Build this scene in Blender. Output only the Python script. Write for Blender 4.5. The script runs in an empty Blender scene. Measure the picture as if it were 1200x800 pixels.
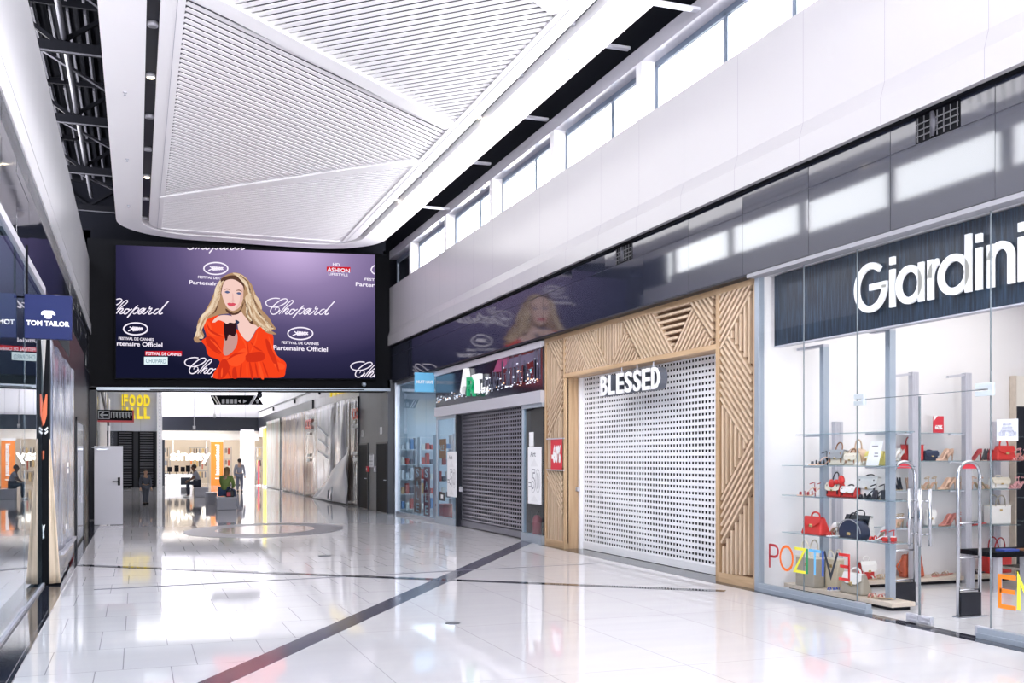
import bpy, bmesh, math, random
from mathutils import Vector, Matrix
random.seed(7)
C = bpy.context.scene.collection
SC = bpy.context.scene
# ------------------------------------------------------------------ camera
F, CX, HY, EYE = 1200.0, 600.0, 537.0, 1.65
PSI = math.atan(440.0 / F)
cam_d = bpy.data.cameras.new('camera')
cam_d.sensor_width = 36.0
cam_d.lens = 36.0
cam_d.shift_y = (HY - 400.0) / 1200.0
cam_d.clip_start = 0.05
cam_d.clip_end = 400
cam = bpy.data.objects.new('camera', cam_d)
C.objects.link(cam)
cam.location = (0, 0, EYE)
cam.rotation_euler = (math.pi / 2, 0, -PSI)
SC.camera = cam
# ------------------------------------------------------------------ world, exposure
SC.view_settings.view_transform = 'Standard'
SC.view_settings.look = 'None'
SC.view_settings.gamma = 1
SC.view_settings.use_curve_mapping = False
SC.view_settings.exposure = 0.84
W = bpy.data.worlds.new('sky')
SC.world = W
W.use_nodes = True
bgn = W.node_tree.nodes['Background']
# bright sky above; brighter glow added below the horizon to lift the ceiling
wn_, wl_ = W.node_tree.nodes, W.node_tree.links
wt = wn_.new('ShaderNodeTexCoord'); ws = wn_.new('ShaderNodeSeparateXYZ'); wc = wn_.new('ShaderNodeMath'); wc.operation = 'GREATER_THAN'; wc.inputs[1].default_value = 0.0
wm = wn_.new('ShaderNodeMixRGB'); wm.inputs[1].default_value = (16, 15.7, 16, 1); wm.inputs[2].default_value = (3.45, 3.55, 3.7, 1)
wl_.new(wt.outputs['Generated'], ws.inputs[0]); wl_.new(ws.outputs['Z'], wc.inputs[0]); wl_.new(wc.outputs[0], wm.inputs[0]); wl_.new(wm.outputs[0], bgn.inputs[0])
bgn.inputs[1].default_value = 1.0
SC.cycles.max_bounces = 10
SC.cycles.diffuse_bounces = 5
SC.cycles.glossy_bounces = 5
SC.cycles.transparent_max_bounces = 16
SC.cycles.sample_clamp_indirect = 6
SC.cycles.caustics_reflective = False
SC.cycles.caustics_refractive = False

def area(name, loc, rot, sx, sy, power, col=(1, 1, 1), portal=False):
    l = bpy.data.lights.new(name, 'AREA')
    l.shape = 'RECTANGLE'
    l.size, l.size_y = sx, sy
    l.energy = power
    l.color = col
    if portal:
        l.cycles.is_portal = True
    o = bpy.data.objects.new(name, l)
    C.objects.link(o)
    o.location = loc
    o.rotation_euler = rot
    return o
HP = math.pi / 2
# daylight openings of the hall (clerestories right and left, unseen end left open to let in light)
area('clerestory_portal', (7.45, 13.5, 7.17), (0, HP, 0), 0.9, 35, 1, portal=True)
area('clerestory_portal', (-2.45, 13.5, 8.2), (0, -HP, 0), 1.1, 35, 1, portal=True)
area('open_end_portal', (3.0, -7.9, 3.9), (HP, 0, 0), 8.3, 7.6, 1, portal=True)
# ceiling lamps of the lit shops and of the food hall, then two added fills
area('shop_ceiling_lamp', (9.6, 7.6, 3.85), (0, 0, 0), 3.6, 6.0, 80, (1.0, 0.97, 0.93))
area('far_hall_lamp', (3.0, 50, 7.6), (0, 0, 0), 6.0, 24, 230, (1.0, 0.99, 0.97))
area('far_shop_lamp', (4.6, 67.5, 3.2), (0, 0, 0), 9.0, 4.0, 75, (1.0, 0.88, 0.72))
area('side_shop_lamp', (9.0, 28.0, 3.4), (0, 0, 0), 2.5, 4.0, 60, (0.9, 0.95, 1.0))
area('hall_fill', (3.0, 16, 7.62), (0, 0, 0), 4.0, 24, 380, (1.0, 0.98, 0.985))  # added fill under the ceiling island, brightens floor and walls
area('left_shop_fill', (-3.6, 8, 3.8), (0, 0, 0), 3.0, 16.0, 170, (0.85, 0.93, 1.0))  # added fill, lightens the unseen interior behind the left glass

# ------------------------------------------------------------------ picture -> place
FWD = Vector((math.sin(PSI), math.cos(PSI), 0))
RGT = Vector((math.cos(PSI), -math.sin(PSI), 0))
UP = Vector((0, 0, 1))
EYEV = Vector((0, 0, EYE))
def ray(px, py):
    return FWD + RGT * ((px - CX) / F) + UP * ((HY - py) / F)
def at_x(px, py, X):
    d = ray(px, py); return EYEV + d * (X / d.x)
def at_y(px, py, Y):
    d = ray(px, py); return EYEV + d * (Y / d.y)
def at_z(px, py, Z):
    d = ray(px, py); return EYEV + d * ((Z - EYE) / d.z)

# ------------------------------------------------------------------ materials
def nodes(m):
    m.use_nodes = True
    return m.node_tree.nodes, m.node_tree.links
def M(name, col, rough=0.5, metal=0.0, emit=0.0, ecol=None, spec=0.5, coat=0.0, bump=None, var=None):
    m = bpy.data.materials.new(name)
    n, l = nodes(m)
    b = n['Principled BSDF']
    b.inputs['Base Color'].default_value = (*col, 1)
    b.inputs['Roughness'].default_value = rough
    b.inputs['Metallic'].default_value = metal
    b.inputs['Specular IOR Level'].default_value = spec
    b.inputs['Coat Weight'].default_value = coat
    if emit:
        b.inputs['Emission Color'].default_value = (*(ecol or col), 1)
        b.inputs['Emission Strength'].default_value = emit
    if bump:
        sc, st = bump
        t = n.new('ShaderNodeTexCoord'); x = n.new('ShaderNodeTexNoise'); bp = n.new('ShaderNodeBump')
        x.inputs['Scale'].default_value = sc
        bp.inputs['Strength'].default_value = st
        l.new(t.outputs['Object'], x.inputs['Vector']); l.new(x.outputs['Fac'], bp.inputs['Height'])
        l.new(bp.outputs['Normal'], b.inputs['Normal'])
    if var:
        sc, amt = var
        t = n.new('ShaderNodeTexCoord'); x = n.new('ShaderNodeTexNoise'); r = n.new('ShaderNodeValToRGB')
        if isinstance(sc, tuple):
            mp = n.new('ShaderNodeMapping'); mp.inputs['Scale'].default_value = sc
            l.new(t.outputs['Object'], mp.inputs['Vector']); l.new(mp.outputs['Vector'], x.inputs['Vector'])
            x.inputs['Scale'].default_value = 1.0
        else:
            x.inputs['Scale'].default_value = sc
            l.new(t.outputs['Object'], x.inputs['Vector'])
        x.inputs['Detail'].default_value = 5
        r.color_ramp.elements[0].position = 0.3
        r.color_ramp.elements[1].position = 0.7
        r.color_ramp.elements[0].color = tuple(max(0, c * (1 - amt)) for c in col) + (1,)
        r.color_ramp.elements[1].color = tuple(min(1, c * (1 + amt)) for c in col) + (1,)
        l.new(x.outputs['Fac'], r.inputs['Fac']); l.new(r.outputs['Color'], b.inputs['Base Color'])
    return m
def glass_mat(name, tint, ior, rough=0.0, body=0.0, bcol=(0.5, 0.6, 0.65)):
    m = bpy.data.materials.new(name)
    n, l = nodes(m)
    n.remove(n['Principled BSDF'])
    out = n['Material Output']
    tr = n.new('ShaderNodeBsdfTransparent'); tr.inputs[0].default_value = (*tint, 1)
    gl = n.new('ShaderNodeBsdfGlossy'); gl.inputs['Roughness'].default_value = rough
    gl.inputs[0].default_value = (0.95, 0.97, 1, 1)
    fr = n.new('ShaderNodeFresnel'); fr.inputs['IOR'].default_value = ior
    mx = n.new('ShaderNodeMixShader')
    ge = n.new('ShaderNodeNewGeometry'); mu = n.new('ShaderNodeMath'); mu.operation = 'MULTIPLY_ADD'
    # reflect at the outer skin only: 0 on the inner faces of the pane
    mu.operation = 'SUBTRACT'; mu.use_clamp = True
    l.new(fr.outputs[0], mu.inputs[0]); l.new(ge.outputs['Backfacing'], mu.inputs[1])
    l.new(mu.outputs[0], mx.inputs[0])
    if body:
        df = n.new('ShaderNodeBsdfDiffuse'); df.inputs[0].default_value = (*bcol, 1)
        m2 = n.new('ShaderNodeMixShader'); m2.inputs[0].default_value = body
        l.new(tr.outputs[0], m2.inputs[1]); l.new(df.outputs[0], m2.inputs[2])
        l.new(m2.outputs[0], mx.inputs[1])
    else:
        l.new(tr.outputs[0], mx.inputs[1])
    l.new(gl.outputs[0], mx.inputs[2]); l.new(mx.outputs[0], out.inputs['Surface'])
    return m
def emis(name, col, s=1.0):
    m = bpy.data.materials.new(name)
    n, l = nodes(m)
    n.remove(n['Principled BSDF'])
    if name.startswith('screen'): s *= 0.6
    e = n.new('ShaderNodeEmission'); e.inputs[0].default_value = (*col, 1); e.inputs[1].default_value = s
    l.new(e.outputs[0], n['Material Output'].inputs['Surface'])
    return m
def wood_mat(name, c0, c1, axis):
    m = bpy.data.materials.new(name)
    n, l = nodes(m)
    b = n['Principled BSDF']; b.inputs['Roughness'].default_value = 0.45
    t = n.new('ShaderNodeTexCoord'); mp = n.new('ShaderNodeMapping'); x = n.new('ShaderNodeTexNoise'); r = n.new('ShaderNodeValToRGB')
    s = [14, 14, 14]; s[axis] = 0.8
    mp.inputs['Scale'].default_value = s
    x.inputs['Scale'].default_value = 1.0; x.inputs['Detail'].default_value = 6; x.inputs['Distortion'].default_value = 0.5
    r.color_ramp.elements[0].position = 0.32; r.color_ramp.elements[1].position = 0.68
    r.color_ramp.elements[0].color = (*c0, 1); r.color_ramp.elements[1].color = (*c1, 1)
    l.new(t.outputs['Object'], mp.inputs['Vector']); l.new(mp.outputs['Vector'], x.inputs['Vector'])
    l.new(x.outputs['Fac'], r.inputs['Fac']); l.new(r.outputs['Color'], b.inputs['Base Color'])
    return m
def tile_mat(name, col, mortar, bw, rh, off, rough, rot=0.0, skew=0.0, msize=0.004, shift=(0, 0), vein=0.04):
    """marble-look polished tiles; rows run along world X, tiles are bw wide (X) and rh deep (Y)"""
    m = bpy.data.materials.new(name)
    n, l = nodes(m)
    b = n['Principled BSDF']; b.inputs['Roughness'].default_value = rough
    b.inputs['Specular IOR Level'].default_value = 0.55
    t = n.new('ShaderNodeTexCoord'); sp = n.new('ShaderNodeSeparateXYZ'); cb = n.new('ShaderNodeCombineXYZ')
    l.new(t.outputs['Object'], sp.inputs[0])
    a = n.new('ShaderNodeMath'); a.operation = 'MULTIPLY_ADD'; a.inputs[1].default_value = skew
    l.new(sp.outputs['X'], a.inputs[0]); l.new(sp.outputs['Y'], a.inputs[2])
    l.new(sp.outputs['X'], cb.inputs[0]); l.new(a.outputs[0], cb.inputs[1])
    mp = n.new('ShaderNodeMapping'); mp.inputs['Rotation'].default_value = (0, 0, rot)
    mp.inputs['Location'].default_value = (*shift, 0)
    l.new(cb.outputs[0], mp.inputs['Vector'])
    br = n.new('ShaderNodeTexBrick')
    br.offset = off; br.inputs['Scale'].default_value = 1.0
    br.inputs['Brick Width'].default_value = bw; br.inputs['Row Height'].default_value = rh
    br.inputs['Mortar Size'].default_value = msize; br.inputs['Mortar Smooth'].default_value = 0.0
    br.inputs['Color1'].default_value = (*col, 1)
    br.inputs['Color2'].default_value = (*[c * 0.965 for c in col], 1)
    br.inputs['Mortar'].default_value = (*mortar, 1)
    l.new(mp.outputs[0], br.inputs['Vector'])
    no = n.new('ShaderNodeTexNoise'); no.inputs['Scale'].default_value = 1.0; no.inputs['Detail'].default_value = 6
    m2 = n.new('ShaderNodeMapping'); m2.inputs['Scale'].default_value = (0.7, 3.5, 1)
    l.new(t.outputs['Object'], m2.inputs[0]); l.new(m2.outputs[0], no.inputs['Vector'])
    r = n.new('ShaderNodeValToRGB')
    r.color_ramp.elements[0].position = 0.35; r.color_ramp.elements[1].position = 0.62
    r.color_ramp.elements[0].color = (1 - vein, 1 - vein * 1.1, 1 - vein * 0.7, 1); r.color_ramp.elements[1].color = (1, 1, 1, 1)
    l.new(no.outputs['Fac'], r.inputs[0])
    mx = n.new('ShaderNodeMixRGB'); mx.blend_type = 'MULTIPLY'; mx.inputs[0].default_value = 1
    l.new(br.outputs['Color'], mx.inputs[1]); l.new(r.outputs[0], mx.inputs[2])
    l.new(mx.outputs[0], b.inputs['Base Color'])
    return m
def seam_mat(name, col, seam, pitch, y0, rough, wid=0.005, axis='Y'):
    m = bpy.data.materials.new(name)
    n, l = nodes(m)
    b = n['Principled BSDF']; b.inputs['Roughness'].default_value = rough
    t = n.new('ShaderNodeTexCoord'); sp = n.new('ShaderNodeSeparateXYZ'); l.new(t.outputs['Object'], sp.inputs[0])
    a = n.new('ShaderNodeMath'); a.operation = 'SUBTRACT'; a.inputs[1].default_value = y0; l.new(sp.outputs[axis], a.inputs[0])
    d = n.new('ShaderNodeMath'); d.operation = 'DIVIDE'; d.inputs[1].default_value = pitch; l.new(a.outputs[0], d.inputs[0])
    f = n.new('ShaderNodeMath'); f.operation = 'FRACT'; l.new(d.outputs[0], f.inputs[0])
    c = n.new('ShaderNodeMath'); c.operation = 'LESS_THAN'; c.inputs[1].default_value = wid / pitch; l.new(f.outputs[0], c.inputs[0])
    mx = n.new('ShaderNodeMixRGB'); mx.inputs[1].default_value = (*col, 1); mx.inputs[2].default_value = (*seam, 1)
    l.new(c.outputs[0], mx.inputs[0]); l.new(mx.outputs[0], b.inputs['Base Color'])
    return m

WHITE = M('white_paint', (0.8, 0.79, 0.81), 0.4)
CEILW = M('ceiling_white', (0.92, 0.91, 0.93), 0.5)
SLATW = M('ceiling_slat_white', (0.91, 0.90, 0.92), 0.45)
SLATBACK = M('ceiling_backing_grey', (0.09, 0.088, 0.115), 0.8)
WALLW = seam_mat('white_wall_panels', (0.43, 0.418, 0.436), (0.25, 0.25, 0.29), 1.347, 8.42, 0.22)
FARW = seam_mat('far_white_panels', (0.84, 0.83, 0.86), (0.6, 0.6, 0.65), 1.2, 0.3, 0.4, 0.03)
FARX = seam_mat('far_white_panels_across', (0.84, 0.83, 0.86), (0.6, 0.6, 0.65), 1.5, 0.3, 0.4, 0.03, 'X')
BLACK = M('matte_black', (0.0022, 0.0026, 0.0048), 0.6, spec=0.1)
VOID = M('roof_void_dark', (0.004, 0.0045, 0.0075), 0.8, spec=0.06)
TRUSS = M('truss_dark_grey', (0.004, 0.0043, 0.0065), 0.7, spec=0.06)
PIPE = M('pipe_grey', (0.055, 0.055, 0.07), 0.5)
NAVY = M('navy_black_panel', (0.006, 0.0075, 0.015), 0.4, spec=0.3)
DTILE = M('dark_polished_tile', (0.022, 0.025, 0.042), 0.05, bump=(1.3, 0.010))
DTILE.node_tree.nodes['Principled BSDF'].inputs['IOR'].default_value = 2.05
DSEAM = M('tile_joint_grey', (0.3, 0.3, 0.33), 0.6)
STONE = tile_mat('dark_floor_stone', (0.03, 0.032, 0.045), (0.3, 0.29, 0.3), 0.9, 1.2, 0.0, 0.05, vein=0.3)
STRIPE = tile_mat('stripe_floor_stone', (0.085, 0.083, 0.12), (0.02, 0.02, 0.03), 1.2, 1.2, 0.0, 0.13, vein=0.3, msize=0.003)
FLOORL = tile_mat('pale_floor_tiles', (0.8, 0.785, 0.81), (0.42, 0.4, 0.43), 0.56, 0.975, 0.36, 0.045, skew=-0.016, shift=(0.1, 0.2))
FLOORR = tile_mat('pale_floor_large_tiles', (0.74, 0.725, 0.745), (0.5, 0.48, 0.5), 2.4, 1.17, 0.0, 0.045, rot=HP, shift=(0.0, 0.55))
RINGM = M('ring_grey_stone', (0.16, 0.155, 0.19), 0.3, spec=0.25)
RINGIN = M('ring_inner_stone', (0.62, 0.5, 0.5), 0.1)
ALU = M('brushed_aluminium', (0.48, 0.5, 0.56), 0.35, 0.85)
ALUL = M('light_grey_metal', (0.52, 0.52, 0.58), 0.4, 0.2)
ALUB = M('blue_grey_anodised', (0.37, 0.42, 0.49), 0.35, 0.3)
CHROME = M('polished_steel', (0.5, 0.51, 0.55), 0.16, 1.0)
FRAMEB = M('window_frame_slate', (0.16, 0.2, 0.27), 0.4, 0.3)
GLASS = glass_mat('clear_glass', (0.985, 0.992, 0.995), 1.25)
GLASSEDGE = M('glass_edge_grey', (0.17, 0.2, 0.22), 0.1)
MIRGLASS = glass_mat('reflective_shopfront_glass', (0.72, 0.8, 0.85), 1.9)
SHOPGLASS = glass_mat('blue_shopfront_glass', (0.75, 0.86, 0.92), 1.9)
SHELFG = glass_mat('shelf_glass', (0.82, 0.9, 0.92), 1.5, 0.02, 0.25, (0.3, 0.42, 0.48))
OAK = wood_mat('oak_vertical', (0.43, 0.275, 0.15), (0.61, 0.425, 0.255), 2)
OAKH = wood_mat('oak_horizontal', (0.43, 0.275, 0.15), (0.61, 0.425, 0.255), 1)
OAKS = wood_mat('pale_oak_slat', (0.50, 0.365, 0.245), (0.68, 0.525, 0.385), 2)
OAKD = M('oak_backing', (0.16, 0.085, 0.045), 0.8)
SHUTW = M('white_shutter_lacquer', (0.9, 0.9, 0.92), 0.35)
SHUTD = M('grey_shutter_steel', (0.22, 0.215, 0.26), 0.32, 0.6)
CREAM = M('cream_paint', (0.78, 0.73, 0.66), 0.6)
SHOPW = M('shop_wall_white', (0.8, 0.78, 0.79), 0.55)
SHOPF = tile_mat('shop_floor_tiles', (0.75, 0.74, 0.76), (0.5, 0.5, 0.52), 0.6, 0.6, 0.0, 0.12)
LETW = M('white_letter', (0.9, 0.9, 0.9), 0.4, emit=0.05, ecol=(1, 1, 1))
LETG = M('grey_letter', (0.25, 0.25, 0.28), 0.5)
LETP = M('white_print', (0.9, 0.9, 0.9), 0.5)
YEL = M('yellow_letter', (0.95, 0.72, 0.02), 0.4, emit=0.2, ecol=(1, 0.75, 0.02))
RED = M('red_print', (0.62, 0.03, 0.05), 0.45)
ORANGE = M('orange_print', (0.8, 0.22, 0.02), 0.6)
PAPER = M('white_paper', (0.86, 0.86, 0.88), 0.6)
PLINTH = M('pale_wood_board', (0.62, 0.53, 0.44), 0.5, var=((2, 18, 18), 0.08))

# ------------------------------------------------------------------ building kit
def wloc(o):
    v = Vector((0, 0, 0))
    while o is not None:
        v += o.location; o = o.parent
    return v
class MB:
    def __init__(s):
        s.v, s.f, s.mi, s.mats = [], [], [], []
    def add(s, vs, fs, m=0):
        k = len(s.v)
        s.v += [tuple(v) for v in vs]
        for f in fs:
            s.f.append(tuple(i + k for i in f)); s.mi.append(m)
        return s
    def box(s, x0, x1, y0, y1, z0, z1, m=0):
        if x0 > x1: x0, x1 = x1, x0
        if y0 > y1: y0, y1 = y1, y0
        if z0 > z1: z0, z1 = z1, z0
        return s.add([(x0, y0, z0), (x1, y0, z0), (x1, y1, z0), (x0, y1, z0), (x0, y0, z1), (x1, y0, z1), (x1, y1, z1), (x0, y1, z1)],
                     [(0, 3, 2, 1), (4, 5, 6, 7), (0, 1, 5, 4), (1, 2, 6, 5), (2, 3, 7, 6), (3, 0, 4, 7)], m)
    def prism(s, pts, ext, m=0):
        """closed outline of 3-D points swept by the vector ext"""
        n = len(pts); e = Vector(ext)
        a = [Vector(p) for p in pts]; b = [p + e for p in a]
        nn = Vector((0, 0, 0))
        for i in range(n):
            nn += a[i].cross(a[(i + 1) % n])
        flip = nn.dot(e) > 0
        fs = [tuple(range(n)), tuple(range(2 * n - 1, n - 1, -1))] + [(i, n + i, n + (i + 1) % n, (i + 1) % n) for i in range(n)]
        if flip:
            fs = [tuple(reversed(f)) for f in fs]
        return s.add(a + b, fs, m)
    def bar(s, p0, p1, w, h, up=(0, 0, 1), m=0):
        p0, p1 = Vector(p0), Vector(p1); d = (p1 - p0).normalized(); u = Vector(up)
        r = d.cross(u)
        if r.length < 1e-5: r = d.cross(Vector((1, 0, 0)))
        r.normalize(); u = r.cross(d).normalized()
        o = [r * w / 2 + u * h / 2, -r * w / 2 + u * h / 2, -r * w / 2 - u * h / 2, r * w / 2 - u * h / 2]
        return s.prism([p0 + q for q in o], p1 - p0, m)
    def tube(s, pts, r, n=10, m=0, caps=True):
        pts = [Vector(p) for p in pts]; K = len(pts)
        rs = r if isinstance(r, (list, tuple)) else [r] * K
        ref = None; rings = []
        for i, p in enumerate(pts):
            d = (pts[min(i + 1, K - 1)] - pts[max(i - 1, 0)]).normalized()
            if ref is None:
                ref = d.orthogonal().normalized()
            ref = (ref - d * ref.dot(d)).normalized(); b = d.cross(ref)
            rings.append([p + (ref * math.cos(2 * math.pi * k / n) + b * math.sin(2 * math.pi * k / n)) * rs[i] for k in range(n)])
        vs = [q for g in rings for q in g]
        fs = [(i * n + k, i * n + (k + 1) % n, (i + 1) * n + (k + 1) % n, (i + 1) * n + k) for i in range(K - 1) for k in range(n)]
        if caps:
            fs += [tuple(range(n - 1, -1, -1)), tuple((K - 1) * n + k for k in range(n))]
        return s.add(vs, fs, m)
    def loft(s, secs, m=0, closed=False, caps=False):
        n = len(secs[0]); K = len(secs)
        vs = [q for g in secs for q in g]
        kk = n if closed else n - 1
        fs = [(i * n + k, i * n + (k + 1) % n, (i + 1) * n + (k + 1) % n, (i + 1) * n + k) for i in range(K - 1) for k in range(kk)]
        if caps:
            fs += [tuple(range(n - 1, -1, -1)), tuple((K - 1) * n + k for k in range(n))]
        return s.add(vs, fs, m)
    def ell(s, c, rx, ry, rz, m=0, n=12, k=8):
        c = Vector(c); secs = []
        for i in range(k + 1):
            t = math.pi * i / k
            secs.append([c + Vector((rx * math.sin(t) * math.cos(2 * math.pi * j / n), ry * math.sin(t) * math.sin(2 * math.pi * j / n), -rz * math.cos(t))) for j in range(n)])
        return s.loft(secs, m, True)
    def bmadd(s, bm, m=0):
        bm.verts.index_update()
        s.add([v.co.copy() for v in bm.verts], [[v.index for v in f.verts] for f in bm.faces], m); bm.free(); return s
    def rbox(s, x0, x1, y0, y1, z0, z1, r, seg=2, top=1.0, topd=1.0, m=0):
        bm = bmesh.new()
        cx, cy = (x0 + x1) / 2, (y0 + y1) / 2
        vs = []
        for z, k, kd in ((z0, 1, 1), (z1, top, topd)):
            for a, b in ((x0, y0), (x1, y0), (x1, y1), (x0, y1)):
                vs.append(bm.verts.new((cx + (a - cx) * k, cy + (b - cy) * kd, z)))
        for f in ((0, 3, 2, 1), (4, 5, 6, 7), (0, 1, 5, 4), (1, 2, 6, 5), (2, 3, 7, 6), (3, 0, 4, 7)):
            bm.faces.new([vs[i] for i in f])
        bmesh.ops.bevel(bm, geom=bm.edges[:] + bm.verts[:], offset=r, segments=seg, profile=0.5, affect='EDGES', clamp_overlap=True)
        return s.bmadd(bm, m)
    def build(s, name, mat, parent=None, smooth=False, local=False, **kw):
        me = bpy.data.meshes.new(name)
        off = Vector((0, 0, 0)) if (parent is None or local) else wloc(parent)
        me.from_pydata([(v[0] - off.x, v[1] - off.y, v[2] - off.z) for v in s.v], [], s.f)
        mats = mat if isinstance(mat, (list, tuple)) else [mat]
        for q in mats: me.materials.append(q)
        if len(mats) > 1:
            me.polygons.foreach_set('material_index', s.mi)
        if smooth:
            me.polygons.foreach_set('use_smooth', [True] * len(me.polygons))
        me.update()
        o = bpy.data.objects.new(name, me); C.objects.link(o)
        if parent is not None: o.parent = parent
        for k, v in kw.items(): o[k] = v
        return o
def thing(name, label, cat, loc=(0, 0, 0), rz=0.0, group=None):
    o = bpy.data.objects.new(name, None); C.objects.link(o)
    o.empty_display_size = 0.1
    o.location = loc; o.rotation_euler = (0, 0, rz); o['label'] = label; o['category'] = cat
    if group: o['group'] = group
    return o
def tag(o, label, cat, group=None):
    o['label'] = label; o['category'] = cat
    if group: o['group'] = group
    return o
def struct(name, mb, mat, parent=None, smooth=False):
    o = mb.build(name, mat, parent, smooth)
    if parent is None: o['kind'] = 'structure'
    return o
def copy_tree(o, parent=None):
    c = o.copy(); C.objects.link(c)
    c.parent = parent
    for ch in list(o.children): copy_tree(ch, c)
    return c
# flat strokes and lettering on any plane -----------------------------------
def stroke_mesh(mb, pts, w, O, R, U, N, depth=0.0, closed=False, m=0):
    """ribbon of width w (number or list) along 2-D points, on the plane O + u R + v U, raised by depth along N"""
    P = [Vector((p[0], p[1])) for i, p in enumerate(pts) if i == 0 or isinstance(w, (list, tuple)) or (Vector(p[:2]) - Vector(pts[i - 1][:2])).length > 1e-4]; n = len(P)
    ws = w if isinstance(w, (list, tuple)) else [w] * n
    L, Rr = [], []
    for i in range(n):
        a = P[i - 1] if (i > 0 or closed) else None
        b = P[(i + 1) % n] if (i < n - 1 or closed) else None
        d0 = (P[i] - a).normalized() if a is not None else None
        d1 = (b - P[i]).normalized() if b is not None else None
        d0 = d0 or d1; d1 = d1 or d0
        t = d0 + d1
        t = t.normalized() if t.length > 1e-6 else d0
        nn = Vector((-t.y, t.x)); k = max(0.35, abs(nn.dot(Vector((-d0.y, d0.x)))))
        L.append(P[i] + nn * ws[i] / 2 / k); Rr.append(P[i] - nn * ws[i] / 2 / k)
    O, R, U, N = Vector(O), Vector(R), Vector(U), Vector(N)
    to = lambda q, h: O + R * q.x + U * q.y + N * h
    vs = [to(q, depth) for q in L] + [to(q, depth) for q in Rr]
    fs = []
    cnt = n if closed else n - 1
    for i in range(cnt):
        j = (i + 1) % n
        fs.append((i, n + i, n + j, j))
    if depth:
        vs += [to(q, 0) for q in L] + [to(q, 0) for q in Rr]
        for i in range(cnt):
            j = (i + 1) % n
            fs += [(i, j, 2 * n + j, 2 * n + i), (n + j, n + i, 3 * n + i, 3 * n + j)]
        if not closed:
            fs += [(0, 2 * n, 3 * n, n), (n - 1, 2 * n - 1, 4 * n - 1, 3 * n - 1)]
    mb.add(vs, fs, m)
def arc(cx, cy, rx, ry, a0, a1, n=24):
    return [(cx + rx * math.cos(math.radians(a0 + (a1 - a0) * i / n)), cy + ry * math.sin(math.radians(a0 + (a1 - a0) * i / n))) for i in range(n + 1)]
_tc = {}
def text_geo(s, bold=0.0, extrude=0.0, space=1.0):
    key = (s, bold, extrude, space)
    if key not in _tc:
        cu = bpy.data.curves.new('lettering', 'FONT'); cu.body = s; cu.size = 1; cu.offset = bold; cu.extrude = extrude
        cu.space_character = space; cu.resolution_u = 3
        o = bpy.data.objects.new('lettering', cu); C.objects.link(o)
        dg = bpy.context.evaluated_depsgraph_get()
        me = bpy.data.meshes.new_from_object(o.evaluated_get(dg))
        _tc[key] = ([v.co.copy() for v in me.vertices], [tuple(p.vertices) for p in me.polygons])
        bpy.data.objects.remove(o); bpy.data.curves.remove(cu); bpy.data.meshes.remove(me)
    return _tc[key]
def text(mb, s, O, R, U, N, w, h, depth=0.0, bold=0.0, space=1.0, m=0, clipw=None):
    """fit the string into w x h with its lower left corner at O"""
    vs, fs = text_geo(s, bold, 0.5 if depth else 0.0, space)
    x0 = min(v.x for v in vs); x1 = max(v.x for v in vs); y0 = min(v.y for v in vs); y1 = max(v.y for v in vs)
    O, R, U, N = Vector(O), Vector(R), Vector(U), Vector(N)
    out = [O + R * ((v.x - x0) / (x1 - x0) * w) + U * ((v.y - y0) / (y1 - y0) * h) + N * ((v.z + 0.5) * depth if depth else 0) for v in vs]
    mb.add(out, fs, m)
def smooth2(pts, k=6, closed=False):
    n = len(pts); out = []
    rng = range(n) if closed else range(n - 1)
    for i in rng:
        p0 = pts[(i - 1) % n] if (closed or i > 0) else pts[i]
        p1 = pts[i]; p2 = pts[(i + 1) % n]
        p3 = pts[(i + 2) % n] if (closed or i + 2 < n) else p2
        for j in range(k):
            t = j / k
            out.append(tuple(0.5 * (2 * b + (c - a) * t + (2 * a - 5 * b + 4 * c - d) * t * t + (3 * b - a - 3 * c + d) * t ** 3) for a, b, c, d in zip(p0, p1, p2, p3)))
    if not closed: out.append(tuple(pts[-1]))
    return out
YF = Vector((0, -1, 0))   # towards the viewer, for surfaces across the hall
XF = Vector((-1, 0, 0))   # into the hall, for surfaces on the right wall
XR = Vector((1, 0, 0))
def clipline(poly, p, d):
    """segment of the line p + t d inside the convex polygon (2-D)"""
    t0, t1 = -1e9, 1e9
    n = len(poly)
    ar = sum(poly[i][0] * poly[(i + 1) % n][1] - poly[(i + 1) % n][0] * poly[i][1] for i in range(n))
    sg = 1 if ar > 0 else -1
    for i in range(n):
        a, b = poly[i], poly[(i + 1) % n]
        e = (b[0] - a[0], b[1] - a[1]); nx, ny = -e[1] * sg, e[0] * sg
        num = (p[0] - a[0]) * nx + (p[1] - a[1]) * ny; den = d[0] * nx + d[1] * ny
        if abs(den) < 1e-9:
            if num < 0: return None
        else:
            t = -num / den
            if den > 0: t0 = max(t0, t)
            else: t1 = min(t1, t)
    return (t0, t1) if t1 - t0 > 1e-3 else None
def hatch(poly, d, pitch, phase=0.5):
    """parallel segments of direction d filling the polygon"""
    L = math.hypot(*d); d = (d[0] / L, d[1] / L); nrm = (-d[1], d[0])
    ks = [q[0] * nrm[0] + q[1] * nrm[1] for q in poly]
    out = []; k = min(ks) + pitch * phase
    while k < max(ks):
        p = (nrm[0] * k, nrm[1] * k); r = clipline(poly, p, d)
        if r: out.append(((p[0] + d[0] * r[0], p[1] + d[1] * r[0]), (p[0] + d[0] * r[1], p[1] + d[1] * r[1])))
        k += pitch
    return out
# ================================================================== THE HALL
Y0, YB, YE = -8.0, 30.0, 65.0          # open end, screen beam, far end
XL, XW, XB, XG = -1.2, 7.10, 7.17, 7.29  # left wall, white wall, dark band, glass line
ZC = 7.67
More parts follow.
